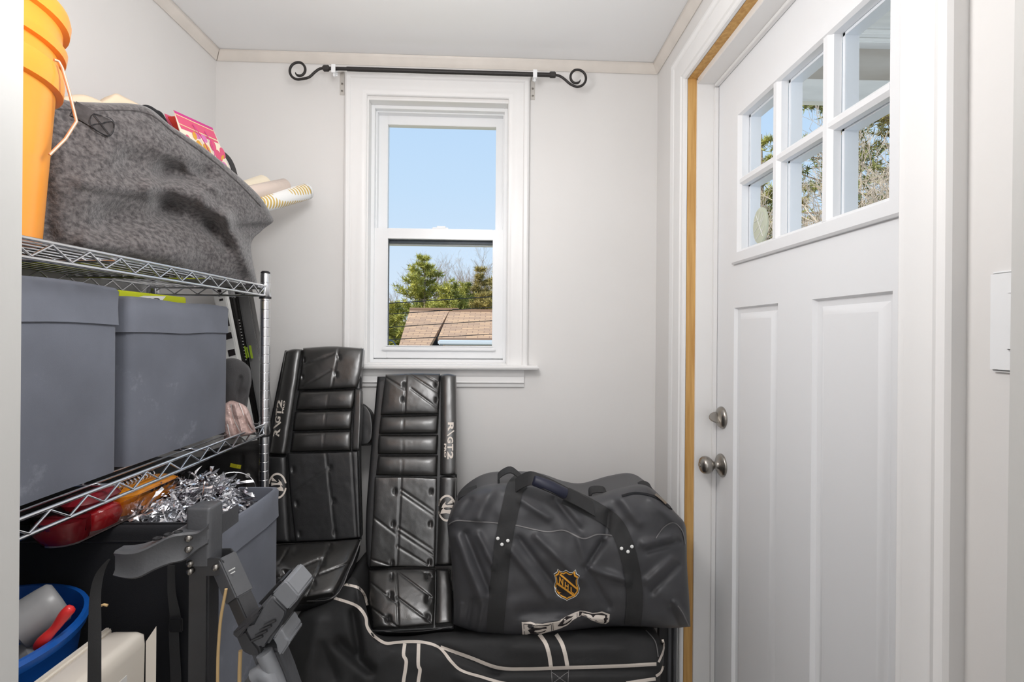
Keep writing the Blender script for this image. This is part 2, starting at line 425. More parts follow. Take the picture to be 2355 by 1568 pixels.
# upper sash (set further out)
OU = .085
u0, _ = bw(880, 300, OU); u1, uz1 = bw(1155, 268, OU); g0, gz1 = bw(894, 289, OU+.012); g1, _ = bw(1141, 292, OU+.012)
mz = bw(1010, 527, OF)[1]
u0 = ws0+.017; u1 = ws1-.017; uz1 = wz1-.017
gl = g0-u0; gr = u1-g1
mb = MB(); bbox(mb, u0, g0, OU, OU+.03, mz-.05, uz1); bbox(mb, g1, u1, OU, OU+.03, mz-.05, uz1); bbox(mb, g0, g1, OU, OU+.03, gz1, uz1); bbox(mb, g0, g1, OU, OU+.03, mz-.05, mz-.012)
us = mb.build('upper_sash', vinyl_m, W, bevel=.0015)
mb = MB(); bbox(mb, g0, g1, OU+.014, OU+.018, mz-.012, gz1); mb.build('pane', glass_m, us)
# lower sash (in front)
OL = .045
l0, lz1 = bw(867, 525, OL); l1, _ = bw(1156, 530, OL); h0, hz1 = bw(893, 549, OL+.01); h1, hz0 = bw(1132, 796, OL+.01)
l0 = ws0+.014; l1 = ws1-.014; lz0 = wz0+.02
lz1 = bw(1010, 526, OL)[1]
mb = MB(); bbox(mb, l0, h0, OL, OL+.034, lz0, lz1); bbox(mb, h1, l1, OL, OL+.034, lz0, lz1); bbox(mb, h0, h1, OL, OL+.034, hz1, lz1); bbox(mb, h0, h1, OL, OL+.034, lz0, hz0)
lsash = mb.build('lower_sash', vinyl_m, W, bevel=.0015)
frame(MB(), h0-.003, h1+.003, hz0-.003, hz1+.003, .004, OL-.003, OL+.01).build('glazing_bead', vinyl_m, lsash, bevel=.001)
mb = MB(); bbox(mb, h0-.016, h1+.012, OL-.012, OL, hz0-.018, hz0-.004); mb.build('lift_rail', vinyl_m, lsash, bevel=.003)
mb = MB(); bbox(mb, h0, h1, OL+.018, OL+.022, hz0, hz1); mb.build('pane', glass_m, lsash)
mb = MB(); bbox(mb, h0, h0+.003, OL+.011, OL+.017, hz0, hz1); bbox(mb, h0, h1, OL+.024, OL+.034, hz1-.013, hz1); mb.build('gasket', gasket_m, lsash)
mb = MB(); c_, _ = bw(1012, 525, OL); bbox(mb, c_-.03, c_+.03, OL+.004, OL+.028, lz1, lz1+.006); bbox(mb, c_-.014, c_+.02, OL+.006, OL+.02, lz1+.006, lz1+.012); mb.build('sash_lock', vinyl_m, lsash, bevel=.002)
frame(MB(), ws0+.017, ws1-.017, wz0+.016, wz1-.017, .004, .058, .09).build('sash_track', vinyl_m, W)
# stool and apron
s0, _ = bw(792, 845, -.05); s1, sz = bw(1239, 838, -.05); sz0 = bw(1239, 850, -.05)[1]
mb = MB(); bbox(mb, s0, s1, -.05, .04, sz0, wz0+.001); mb.build('window_stool', trim_m, W, bevel=.004)
a0, _ = bw(800, 870, -.016); a1, az0 = bw(1205, 890, -.016)
ap = [(0, 0), (-.010, 0), (-.012, .010), (-.018, .016), (-.014, .020), (-.013, .036), (-.020, .046), (-.022, sz0-az0-.002), (0, sz0-az0-.002)]
MB().rings([[bp(a0, o, az0+z) for o, z in ap], [bp(a1, o, az0+z) for o, z in ap]]).build('window_apron', trim_m, W, smooth=30)
# ------------------------------------------------------------------ door surround
XD = .665
S(MB().box(XR-.001, .601, DY1, DY1+.032, 0, DZ+.03).build('trim_7', pine_m))            # raw pine strip, upright
S(MB().box(XR-.001, .601, DY0-.03, DY1, DZ, DZ+.032).build('trim_8', pine_m))           # raw pine strip, head
S(MB().box(.6005, .73, DY1-.006, DY1+.03, 0, DZ-.003).build('trim_9', trim_m, bevel=.001))   # far jamb
S(MB().box(.6005, .73, DY0-.03, DY0+.004, 0, DZ-.003).build('trim_10', trim_m, bevel=.001))   # near jamb
S(MB().box(.6005, .73, DY0, DY1-.006, DZ-.018, DZ+.02).build('trim_11', trim_m, bevel=.001))  # head jamb
S(MB().box(.652, .664, DY1-.014, DY1-.006, 0, DZ-.03).box(.652, .664, DY0+.004, DY1-.01, DZ-.028, DZ-.018).build('trim_12', trim_m, bevel=.001))  # stop
dc = [(0, 0), (0, -.010), (.004, -.013), (.014, -.013), (.018, -.017), (.055, -.020), (.064, -.019), (.068, -.023), (.076, -.026), (.086, -.024), (.09, -.019), (.09, 0)]
def dp(a, c, k):   # far side, head, near side
    return {0: V((XR+c, DY1+a, 0)), 1: V((XR+c, DY1+a, DZ+a)), 2: V((XR+c, DY0-a, DZ+a)), 3: V((XR+c, DY0-a, 0))}[k]
S(MB().rings([[dp(a, c, k) for a, c in dc] for k in range(4)]).build('trim_13', trim_m, smooth=30))
# ------------------------------------------------------------------ door
D = bpy.data.objects.new('door_1', None); COL.objects.link(D); D.location = (XD, 1.06, 0); D['kind'] = 'structure'
LY0, LY1, LZ0, LZ1 = .676, 1.4545, .02, 2.073
pz1 = 1.387; pz0 = .26; gl0, gl1 = 1.30, .80; gz0_, gz1_ = 1.546, 1.914
holes = [(.7955, 1.0045), (1.131, 1.346)]
b = MB()
b.box(XD, XD+.042, LY0, holes[0][0], LZ0, LZ1).box(XD, XD+.042, holes[1][1], LY1, LZ0, LZ1)
b.box(XD, XD+.042, holes[0][0], holes[1][1], LZ0, pz0)
b.box(XD, XD+.042, holes[0][1], holes[1][0], pz0, pz1)
b.box(XD, XD+.042, holes[0][0], holes[1][1], pz1, gz0_-.02)
b.box(XD, XD+.042, holes[0][0], holes[1][1], gz1_+.02, LZ1)
b.box(XD+.0005, XD+.042, gl0+.002, holes[1][1], gz0_-.02, gz1_+.02)
leaf = b.build('door_leaf', door_m, D)
for y0, y1 in holes:
    R = []
    for ins, dep in ((0, 0), (.004, .009), (.016, .011), (.030, .004), (.034, .003), (.034, .003)):
        R.append([V((XD+dep, y0+ins, pz0+ins)), V((XD+dep, y1-ins, pz0+ins)), V((XD+dep, y1-ins, pz1-ins)), V((XD+dep, y0+ins, pz1-ins))])
    mb = MB().rings(R, cap=False); mb.add(R[-1], [(0, 1, 2, 3)]); mb.build('raised_panel', door_m, D, smooth=20)
# lite frame: raised moulding, muntins, panes
def lring(y0, y1, z0, z1, x): return [V((x, y0, z0)), V((x, y1, z0)), V((x, y1, z1)), V((x, y0, z1))]
lo = [(0.047, 0), (.047, -.007), (.041, -.011), (.010, -.012), (0, -.004), (0, .015)]
MB().rings([lring(gl1-o, gl0+o, gz0_-o*.78, gz1_+o*.5, XD+x) for o, x in lo], cap=False).build('lite_frame', door_m, D, smooth=30)
ys = [(1.15, 1.12), (.972, .941)]; zm = (1.724, 1.743)
def muntin(y0, y1, z0, z1):
    if z1-z0 > y1-y0:
        pr = [(0, 0), (.0, -.003), (.009, -.010), (.018, -.010), (y1-y0, -.003), (y1-y0, 0)]
        w_ = y1-y0
        pr = [(0, .014), (0, -.002), (w_*.3, -.009), (w_*.7, -.009), (w_, -.002), (w_, .014)]
        return MB().rings([[V((XD+x, y0+a, z0)) for a, x in pr], [V((XD+x, y0+a, z1)) for a, x in pr]])
    w_ = z1-z0; pr = [(0, .0132), (0, -.0013), (w_*.3, -.0083), (w_*.7, -.0083), (w_, -.0013), (w_, .0132)]
    return MB().rings([[V((XD+x, y0, z0+a)) for a, x in pr], [V((XD+x, y1, z0+a)) for a, x in pr]])
for y1, y0 in ys: muntin(y0, y1, gz0_-.004, gz1_+.004).build('muntin', door_m, D, smooth=25)
muntin(gl1-.004, gl0+.004, zm[0]-.003, zm[1]+.003).build('muntin', door_m, D, smooth=25)
cols = [(1.15, 1.30), (.972, 1.12), (.80, .941)]
for a, c in cols:
    for z0, z1 in ((gz0_, zm[0]), (zm[1], gz1_)):
        box('pane', glass_m, D, XD+.014, XD+.018, a, c, z0, z1)
        q = MB()   # outside-face muntin spacer round each pane
        w_ = .006
        q.box(XD+.016, XD+.045, a-.001, a+w_, z0, z1).box(XD+.016, XD+.045, c-w_, c+.001, z0, z1).box(XD+.016, XD+.045, a, c, z0-.001, z0+w_).box(XD+.016, XD+.045, a, c, z1-w_, z1+.001)
        q.build('pane_bead', door_m, D)
# knob and deadbolt
kz, bz, ky = .921, 1.063, 1.413
b = MB().lathe((XD, ky, kz), (-1, 0, 0), [(0, .0335), (.004, .0335), (.007, .031), (.010, .024), (.014, .013), (.022, .0105), (.028, .0115), (.033, .019), (.040, .0245), (.048, .0265), (.056, .0255), (.062, .021), (.066, .012), (.067, .0)], 40, False)
kb = b.build('door_knob', nickel_m, D, smooth=60)
MB().lathe((XD-.066, ky, kz), (-1, 0, 0), [(0, .0065), (.003, .006), (.0035, 0)], 16, False).build('key_cylinder', nickel_m, kb, smooth=40)
b = MB().lathe((XD, ky-.0, bz), (-1, 0, 0), [(0, .0325), (.004, .0325), (.009, .029), (.013, .020), (.015, .0)], 40, False)
db = b.build('deadbolt', nickel_m, D, smooth=60)
c = V((XD-.014, ky, bz)); dv = V((0, -.55, -.83)); tn = V((0, .83, -.55))
R = []
for s_ in (-.0025, .0025):
    R.append([c+tn*s_+dv*.018*math.cos(t)+V((-1, 0, 0))*(.026*math.sin(t)) for t in [math.pi*i/14 for i in range(15)]])
MB().rings(R).build('thumb_turn', nickel_m, db, bevel=.001)
# exterior side of the wall around the window / door stays plain
# ------------------------------------------------------------------ switch plate
t = empty('light_switch', (XR, .505, 1.33), 'white light switch plate on the right wall beside the near door jamb', 'light switch')
box('cover_plate', vinyl_m, t, XR-.006, XR, .468, .543, 1.27, 1.385, .003)
box('rocker', vinyl_m, t, XR-.009, XR-.005, .490, .522, 1.295, 1.36, .002)
# ================================================================== CURTAIN ROD
ro = -.085
t = empty('curtain_rod', bp((bw(1000, 165, ro)[0]), ro, bw(1000, 165, ro)[1]), 'black iron curtain rod with scroll ends above the window', 'curtain rod')
def rp(px, py): s_, z_ = bw(px, py, ro); return bp(s_, ro, z_)
MB().tube([rp(752, 157), rp(800, 158.5)], .0058, 14).build('inner_rod', iron_m, t, smooth=50)
MB().tube([rp(798, 158.5), rp(1270, 172.5)], .0075, 16).build('outer_rod', iron_m, t, smooth=50)
for sgn, x0, y0 in ((-1, 750, 157), (1, 1271, 172)):
    MB().tube([rp(x0+sgn*-7, y0), rp(x0+sgn*-5, y0), rp(x0+sgn*5, y0), rp(x0+sgn*7, y0)], [.0085, .0105, .0105, .0085], 6).build('collar', iron_m, t, smooth=20)
    pts = [(x0, y0), (x0+sgn*14, y0+(1 if sgn < 0 else 2)), (x0+sgn*26, y0+9), (x0+sgn*40, y0+21)]
    if sgn < 0: cx_, cy_ = 686, 163
    else: cx_, cy_ = 1328, 180
    for k in range(26):
        a = math.radians(100-k*17.5) if sgn > 0 else math.radians(80+k*17.5)
        r_ = 19.5 if k < 12 else 19.5-(k-12)*.95
        pts.append((cx_+r_*math.cos(a)*(1), cy_+r_*math.sin(a)))
    c = catmull([V((a, b_, 0)) for a, b_ in pts], 90)
    MB().tube([rp(q.x, q.y) for q in c], [.0042]*78+[.0042-.0003*i for i in range(12)], 10).build('scroll_finial', iron_m, t, smooth=60)
for px, pb, sg in ((787, 219, -1), (1225, 230, 1)):
    s_, zb = bw(px, pb, 0); s2, zr = bw(px-18 if sg < 0 else px+5, 160 if sg < 0 else 172, ro)
    zt = zb+.085
    mb = MB(); bbox(mb, s_-.008, s_+.008, -.0025, 0, zb, zt)
    mb.beam(bp(s_, -.002, zt-.002), bp(s2, ro+.004, zr-.008), .014, .003, BS)
    q = mb.build('bracket', bracket_m, t, bevel=.0008)
    mb = MB(); bbox(mb, s2-.007, s2+.007, ro-.013, ro-.010, zr-.016, zr+.012); bbox(mb, s2-.007, s2+.007, ro-.012, ro+.012, zr-.012, zr-.009)
    bbox(mb, s2-.007, s2+.007, ro+.010, ro+.013, zr-.016, zr+.012); bbox(mb, s2-.003, s2+.003, ro-.005, ro+.005, zr-.024, zr-.01)
    mb.build('cradle', vinyl_m, t, bevel=.0008)
    for dz in (.014, .040):
        MB().lathe(bp(s_, -.0025, zb+dz), -BN, [(0, .004), (.0015, .0035), (.002, 0)], 10, False).build('screw', nickel_m, q, smooth=40)
# ================================================================== CHROME SHELVING
XF, XBK, YN, YE = -.665, -.985, .50, 1.375
ZU, ZLW, ZTH = 1.438, 1.046, .52
shelf = empty('shelving_unit', (-.82, .93, 0), 'chrome wire shelving unit against the left wall', 'shelving')
def post(x, y):
    pr = [(0, .0132)]; z = .05
    while z < 1.45:
        pr += [(z-.0016, .0132), (z-.0007, .0132), (z, .0126), (z+.0007, .0132), (z+.0016, .0132)]; z += .0254
    pr += [(1.470, .0132), (1.474, .012)]
    p = MB().lathe((x, y, 0), (0, 0, 1), pr, 20).build('post', chrome_m, shelf, smooth=60)
    MB().lathe((x, y, 1.474), (0, 0, 1), [(0, .0122), (.004, .0122), (.007, .009), (.0075, 0)], 20, False).build('post_cap', black_m, p, smooth=40)
    for z in (ZU, ZLW, ZTH):
        MB().lathe((x, y, z-.03), (0, 0, 1), [(0, .0155), (.001, .0165), (.036, .0150), (.037, .0125)], 20, False).build('shelf_collar', chrome_m, p, smooth=50)
        MB().lathe((x, y, z-.036), (0, 0, 1), [(0, .0135), (0, .0158), (.006, .0158), (.006, .0135)], 20, False).build('clip_ring', black_m, p, smooth=40)
post(XF-.006, YE+.006); post(XBK, YE+.006); post(XF-.006, YN-.006); post(XBK, YN-.006)
wire0 = None
for z in (ZU, ZLW, ZTH):
    sh = bpy.data.objects.new('wire_shelf', None); COL.objects.link(sh); sh.parent = shelf; sh.location = (0, 0, 0)
    for x in (XF, XBK):
        for dz in (0, -.027):
            MB().tube([(x, YN, z+dz), (x, YE, z+dz)], .0031, 10).build('rail', chrome_m, sh, smooth=60)
        pts = []; k = 0; y = YN
        while y < YE-.01:
            pts.append((x+.001, y, z-.003 if k % 2 else z-.0245)); y += .032; k += 1
        MB().tube(pts, .0021, 8).build('truss_wire', chrome_m, sh, smooth=80)
    for y in (YN, YE):
        for dz in (0, -.027):
            MB().tube([(XBK, y, z+dz), (XF, y, z+dz)], .0031, 10).build('rail', chrome_m, sh, smooth=60)
        pts = []; k = 0; x = XBK
        while x < XF-.01:
            pts.append((x, y, z-.003 if k % 2 else z-.0245)); x += .032; k += 1
        MB().tube(pts, .0021, 8).build('truss_wire', chrome_m, sh, smooth=80)
    for y in (.6, .855, 1.11, 1.363):
        MB().tube([(XBK, y, z-.0075), (XF-.003, y, z-.0075)], .003, 8).build('support_rod', chrome_m, sh, smooth=60)
    for i in range(12):
        x = XBK+.0262*(i+1)-.006
        if wire0 is None:
            wo = MB().tube([(x, YN, z-.003), (x, YE, z-.003)], .0017, 6).build('surface_wire', chrome_m, sh, smooth=60); wire0 = (wo, x, z)
        else:
            wo = wire0[0].copy(); COL.objects.link(wo); wo.parent = sh; wo.location = (x-wire0[1], 0, z-wire0[2])
# ================================================================== FABRIC BINS
def fabric_bin(name, label, x0, x1, y0, y1, z0, z1, group=None, sag=.006, seed=0, hem=.068):
    t = empty(name, ((x0+x1)/2, (y0+y1)/2, z0), label, 'storage bin', group)
    cx_, cy_, hx, hy = (x0+x1)/2, (y0+y1)/2, (x1-x0)/2, (y1-y0)/2
    def ring(z, gx, r=.012, n=6):
        base = rrect(cx_, cy_, hx+gx, hy+gx, r, z, 4); out = []
        # resample long sides so that they can bow
        for i in range(len(base)):
            a, b_ = base[i], base[(i+1) % len(base)]
            k = 10 if (b_-a).length > .08 else 1
            for j in range(k):
                p = a.lerp(b_, j/k); v = (p.z-z0)/(z1-z0)
                ex = math.sin(math.pi*min(1, max(0, (p.y-y0)/(y1-y0))))
                if p.x > cx_: p.x += sag*ex*math.sin(math.pi*v)*1.2+.004*noise.noise(V((p.y*9+seed, v*3, 1)))*ex
                elif p.x < cx_: p.x -= sag*ex*math.sin(math.pi*v)*.5
                p.z += .005*noise.noise(V((p.y*7+seed*3, p.x*3, 4)))*v
                out.append(p)
        return out
    H = z1-z0; R = [ring(z0+H*v, 0 if v < 1 else 0) for v in [i/12 for i in range(13)]]
    I = [ring(z0+.006+(H-.006)*v, -.004) for v in [1-i/6 for i in range(7)]]
    MB().rings(R+I).build('body', greyfab_m, t, smooth=60)
    h0 = z1-hem; Rh = []
    for v, g in ((0, .0005), (.02, .0038), (.08, .0035), (.5, .0028), (.93, .0035), (1, .0005), (1.0, -.006), (.92, -.0065), (.3, -.0062)):
        Rh.append(ring(h0+hem*v+(.0015 if v == 1 else 0), g))
    MB().rings(Rh, cap=False).build('folded_hem', greyhem_m, t, smooth=60)
    return t
fabric_bin('fabric_bin', 'grey fabric bin on the middle shelf, cut off by the left door jamb', -.955, -.708, .55, .905, ZLW+.003, 1.388, 'tall grey fabric bins', seed=1)
fabric_bin('fabric_bin', 'grey fabric bin on the middle shelf, the one nearer the window', -.955, -.708, .930, 1.262, ZLW+.003, 1.372, 'tall grey fabric bins', seed=5)
b = fabric_bin('fabric_bin', 'grey fabric bin full of silver tinsel below the middle shelf', -.795, -.541, .905, 1.187, .560, .924, 'tall grey fabric bins', seed=9, sag=.002)
# lime box behind the second bin, on its contents
t = empty('game_box', (-.84, 1.02, 1.30), 'lime yellow cardboard box poking out of the grey bin nearer the window', 'box')
bb = MB().obox((-.86, 1.045, 1.30), (.12, .0, 0), (0, .10, 0), (0, 0, .088)).build('carton', lime_m, t, bevel=.002)
def lr(px, py): return PX(px, py, -.7385)
mb = MB(); c = [PX(x, y, -.7392) for x, y in ((296, 689), (330, 680), (382, 681), (374, 690))]; mb.add(c, [(0, 1, 2, 3)]); mb.build('printed_swoosh', pw_m, t)
mb = MB(); vs, fs = text2d('ooo', offset=.03); mb.add([PX(318+v.x*30, 692-v.y*14, -.7388) for v in vs], fs); mb.build('lettering', darkprint_m, t)
# lime box under the tinsel bin, black tote, black case
box('lime_carton', lime_m, None, -.79, -.60, .92, 1.17, ZTH+.003, .556, .002)['label'] = 'lime yellow carton under the bin of silver tinsel'
bpy.data.objects['lime_carton']['category'] = 'box'
t = empty('storage_tote', (-.9, 1.1, ZTH+.003), 'black lidded tote under the middle shelf behind the blue basin', 'storage tote')
MB().rings([rrect(-.9, 1.13, .088, .21, .02, ZTH+.004), rrect(-.9, 1.13, .095, .218, .02, .935)]).build('body', blackfab_m, t, smooth=40)
MB().rings([rrect(-.9, 1.13, .098, .222, .02, .935), rrect(-.9, 1.13, .1, .225, .02, .942), rrect(-.9, 1.13, .1, .225, .02, .955), rrect(-.9, 1.13, .094, .218, .02, .960), rrect(-.9, 1.13, .08, .2, .02, .957)]).build('lid', black_m, t, smooth=30)
t = empty('document_case', (-.79, .88, ZTH+.003), 'black fabric case standing upright behind the blue basin and white box', 'case')
mb = MB(); R = []
for z, g in ((ZTH+.004, -.006), (ZTH+.012, 0), (.7, .001), (.948, 0), (.957, -.003), (.960, -.009)):
    R.append(rrect(-.767, .8805, .219+g, .0155+g*.8, .01, z, 4))
mb.rings(R).build('body', blackfab_m, t, smooth=50)
MB().tube([(-.985, .8655, .935), (-.56, .8655, .935)], .0018, 6).build('piping', black_m, t, smooth=60)
# ================================================================== RED AND ORANGE CONTAINER
clear_m = glassy('clear_plastic', (.93, .86, .85, 1), .12, .03)
redj_m = mat('red_jelly', (190, 30, 40), .15, spec=.8); orj_m = mat('amber_plastic', (236, 150, 30), .15, spec=.8); dkr_m = mat('dark_red', (120, 26, 36), .2)
bx, bz = -.715, .9615
t = empty('party_tray', (bx, .91, bz), 'clear tray with red and amber pieces just under the middle shelf', 'tray')
def stadium(y0, y1, hx, z, r): return rrect(bx, (y0+y1)/2-.085, hx, (y1-y0)/2, r, bz+z-.9355, 8)
MB().rings([stadium(.865, 1.125, .034, .9355, .034), stadium(.852, 1.138, .044, .957, .044), stadium(.85, 1.14, .046, .977, .046), stadium(.853, 1.137, .043, .977, .043), stadium(.868, 1.122, .032, .9375, .032)]).build('clear_shell', clear_m, t, smooth=60)
MB().rings([stadium(.985, 1.125, .03, .9385, .03), stadium(.98, 1.131, .0385, .955, .038), stadium(.98, 1.131, .038, .975, .036), stadium(.99, 1.12, .03, .980, .03)]).build('amber_piece', orj_m, t, smooth=60)
MB().rings([stadium(.92, .98, .028, .9385, .02), stadium(.915, .985, .037, .955, .03), stadium(.918, .982, .034, .970, .03), stadium(.93, .97, .02, .978, .02)]).build('red_piece', redj_m, t, smooth=60)
MB().rings([stadium(.865, .918, .03, .9385, .024), stadium(.856, .918, .037, .955, .03), stadium(.86, .918, .036, .973, .03)]).build('dark_red_piece', dkr_m, t, smooth=60)
MB().rings([stadium(.90, .985, .026, .981, .026), stadium(.895, .99, .03, .990, .03), stadium(.905, .98, .02, 1.0, .02)]).build('red_heart', dkr_m, t, smooth=60)
pts = [(bx+.012*math.cos(k*.7), .905+.0011*k, bz+.056+.008*math.sin(k*.7)) for k in range(90)]
MB().tube(pts, .0011, 5).build('wire_spring', chrome_m, t, smooth=60)
# ================================================================== TINSEL
random.seed(11)
t = empty('tinsel', (-.67, 1.05, .90), 'silver foil tinsel garland heaped in the grey bin', 'tinsel')
def strips(n, cfun, m_, name, smin=.015, smax=.05, w0=.003, w1=.010):
    mb = MB()
    for _ in range(n):
        p, dirn = cfun(); L = random.uniform(smin, smax); sd = V((random.uniform(-1, 1), random.uniform(-1, 1), random.uniform(-1, 1))).normalized()
        curl = V((random.uniform(-1, 1), random.uniform(-1, 1), random.uniform(-1.2, .2)))*L*.5; w_ = random.uniform(w0, w1)
        P = [p+dirn*L*k/4+curl*(k/4)**2 for k in range(5)]
        b0 = len(mb.v)
        sd = (sd-dirn*sd.dot(dirn)).normalized()
        for k, q in enumerate(P):
            tw = Matrix.Rotation(k*.35*random.choice((-1, 1)), 3, dirn) @ sd
            q = V((max(-.785, min(q.x, -.553)), max(.918, min(q.y, 1.175)) if q.z < .93 else q.y, min(q.z, 1.008)))
            mb.v += [q-tw*w_/2, q+tw*w_/2]
        for k in range(4): mb.f.append((b0+2*k, b0+2*k+1, b0+2*k+3, b0+2*k+2))
    o = mb.build(name, m_, t, kind='stuff')
    return o
def heap():
    u = random.uniform(0, 1); th = random.uniform(-1.2, 1.2); r_ = random.uniform(.4, 1)
    c = V((-.655, 1.05, .905)); d = V((random.gauss(0, 1), random.gauss(0, 1), abs(random.gauss(0, 1)))).normalized()
    p = c+V((d.x*.085, d.y*.11, d.z*.085))*r_
    return p, V((random.uniform(-1, 1), random.uniform(-1, 1), random.uniform(-.5, .8))).normalized()
strips(1300, heap, foil_m, 'foil_strips')
strips(420, heap, foild_m, 'grey_foil_strips')
def spill():
    a = random.random(); c = PY(330, 1225, .93).lerp(PY(545, 1085, 1.10), a); c = V((-.655, .925, .935)).lerp(V((-.66, 1.0, .97)), a)
    return c+V((random.gauss(0, .014), random.gauss(0, .014), random.gauss(0, .012))), V((random.uniform(-1, .3), random.uniform(-1, .2), random.uniform(-.8, .5))).normalized()
strips(160, spill, foil_m, 'foil_strips')
# clear lid ring behind the tinsel
ck = PY(548, 1122, 1.185)
b = MB(); d1 = V((0.25, -.1, .96)).normalized(); 
R = [ck+V((.75, .45, 0)).normalized()*(.055*math.cos(a))+V((0, 0, 1))*(.048*math.sin(a))+V((-.02, 0, -.01)) for a in [2*math.pi*i/40 for i in range(41)]]
t2 = MB().tube(R, .0014, 6).build('clear_lid', chrome_m, None, smooth=60)
tag(t2, 'round clear plastic lid rim standing behind the tinsel', 'lid')
# ================================================================== ORANGE BUCKET
bc = V((-.805, .69, ZU+.001))
t = empty('bucket', bc, 'orange plastic bucket with wire bail on the top shelf', 'bucket')
pr = [(0, .0), (0, .112), (.004, .116), (.235, .130), (.237, .139), (.255, .141), (.272, .139), (.276, .133), (.292, .134), (.293, .142), (.306, .144), (.310, .137), (.335, .138), (.337, .146), (.352, .148), (.362, .146), (.364, .138), (.30, .128), (.2, .124), (.02, .112), (.02, 0)]
MB().lathe(bc, (0, 0, 1), pr, 64, False).build('body', orange_m, t, smooth=40)
ear = PY(126, 138, .70)
hp = [(124, 137), (135, 141), (143, 156), (160, 215), (176, 279), (150, 320), (114, 356)]
q = []
for i, (a, b_) in enumerate(hp): q.append(PP(a, b_, V((-.70, .66, 1.6)), V((1, -.35, 0)).normalized()))
q = catmull(q, 7)
pts = []
for i in range(len(q)-1): pts += [q[i].lerp(q[i+1], k/4) for k in range(4)]
pts.append(q[-1])
MB().tube(pts, .0021, 10).build('bail_handle', wirehandle_m, t, smooth=60)
# ================================================================== FELT BAG
fp0 = V((-.785, .86, 1.5)); fdir = (V((-.675, 1.36, 1.5))-fp0).normalized(); fn = V((fdir.y, -fdir.x, 0)).normalized()
if fn.dot(CAM-fp0) < 0: fn = -fn
rows = [
 [(88, 205), (122, 217), (160, 232), (230, 236), (330, 243), (395, 290), (470, 340), (545, 402), (600, 455), (628, 503)],
 [(86, 300), (120, 310), (190, 330), (280, 345), (350, 360), (420, 395), (485, 430), (540, 465), (590, 497), (626, 512)],
 [(84, 400), (118, 410), (190, 425), (280, 435), (360, 450), (430, 470), (490, 495), (530, 520), (562, 533), (600, 532)],
 [(82, 480), (115, 490), (190, 505), (280, 515), (360, 530), (430, 545), (490, 560), (530, 572), (555, 575), (577, 566)],
 [(80, 562), (114, 569), (180, 584), (262, 601), (345, 618), (420, 633), (485, 646), (530, 654), (562, 659), (594, 662)]]
st = [(380, 395, 470, 400, 22, -.022), (300, 370, 380, 395, 30, -.012), (250, 500, 380, 480, 36, -.02), (380, 480, 480, 520, 30, -.022), (480, 520, 520, 565, 16, -.014),
      (190, 425, 330, 440, 22, .008), (350, 430, 460, 450, 20, .012), (200, 560, 420, 590, 30, .014), (470, 470, 520, 500, 14, .012), (430, 390, 500, 440, 9, .008),
      (520, 500, 575, 620, 16, .016), (150, 270, 330, 262, 12, -.004), (330, 262, 460, 350, 7, -.004), (340, 330, 470, 392, 20, .004), (90, 330, 110, 540, 26, -.01), (540, 525, 618, 520, 9, -.012),
      (180, 440, 330, 460, 9, -.004), (230, 640, 560, 640, 14, -.006)]
st = [q_[:5]+(q_[5]*1.45,) for q_ in st]
sk = inflate(rows, fp0, fn, .045, .24, 110, 64, 3.2, 2.6, st, nz=.012, nzs=7, pb=5)
felt = sk.mb.build('felt_storage_bag', felt_m, None, smooth=180, loc=(-.75, 1.1, ZU))
tag(felt, 'slouching dark grey felt storage bag on the top shelf', 'storage bag')
fl = [sk]
stripe(MB(), fl, [(128, 214), (150, 240), (200, 268), (256, 300)], 34, .003, .003).build('strap', feltd_m, felt, smooth=60)
mb = MB()
for seg in ([(212, 262), (207, 290), (248, 313), (257, 280), (212, 262)], [(212, 264), (249, 311)], [(208, 289), (256, 281)]): stripe(mb, fl, seg, 1.6, .0062, .0008)
mb.build('strap_stitching', blackfab_m, felt)
stripe(MB(), fl, [(130, 250), (200, 254), (330, 258), (400, 305), (480, 362), (545, 418), (600, 475)], 2.2, .0012, .001).build('seam', feltd_m, felt)
MB().lathe(onto(fl, 127, 237, .001), fn, [(0, .006), (.004, .005), (.005, 0)], 12, False).build('snap_button', frost_m, felt, smooth=60)
mb = MB(); hr = [onto(fl, 622, 507, .0)]; 
# contents standing out of the bag
pc, nc = V((-.87, 1.0, 1.6)), V((1, -.25, 0)).normalized()
def blob(rows_, name, m_, label, cat, p0=pc, n=nc, hf=.02, hb=.03, parent=None, nz=.004, nu=30, nv=14, **k):
    s_ = inflate(rows_, p0, n, hf, hb, nu, nv, 2.4, 2.4, nz=nz, nzs=18, pb=3, **k)
    o = s_.mb.build(name, m_, parent, smooth=180)
    if label: tag(o, label, cat)
    return o, s_
blob([[(135, 225), (158, 219), (185, 217), (205, 221), (240, 236)], [(135, 262), (158, 262), (185, 262), (205, 262), (240, 262)]], 'cloth', cream_m, 'cream cloth peeking over the felt bag beside the bucket', 'cloth', hf=.015, hb=.03, nz=.002)
blob([[(225, 238), (248, 224), (267, 215), (290, 225), (340, 250)], [(225, 270), (248, 270), (267, 270), (290, 270), (340, 272)]], 'cloth', cream_m, 'cream cloth rising to a point out of the felt bag', 'cloth', hf=.012, hb=.03, nz=.002)
blob([[(318, 246), (330, 241), (345, 243), (360, 252), (375, 262), (395, 300)], [(318, 275), (330, 280), (345, 290), (360, 300), (375, 310), (395, 325)]], 'garment', blackfab_m, 'black cloth bundle in the felt bag beside the pink gift bag', 'garment', hf=.015, hb=.04)
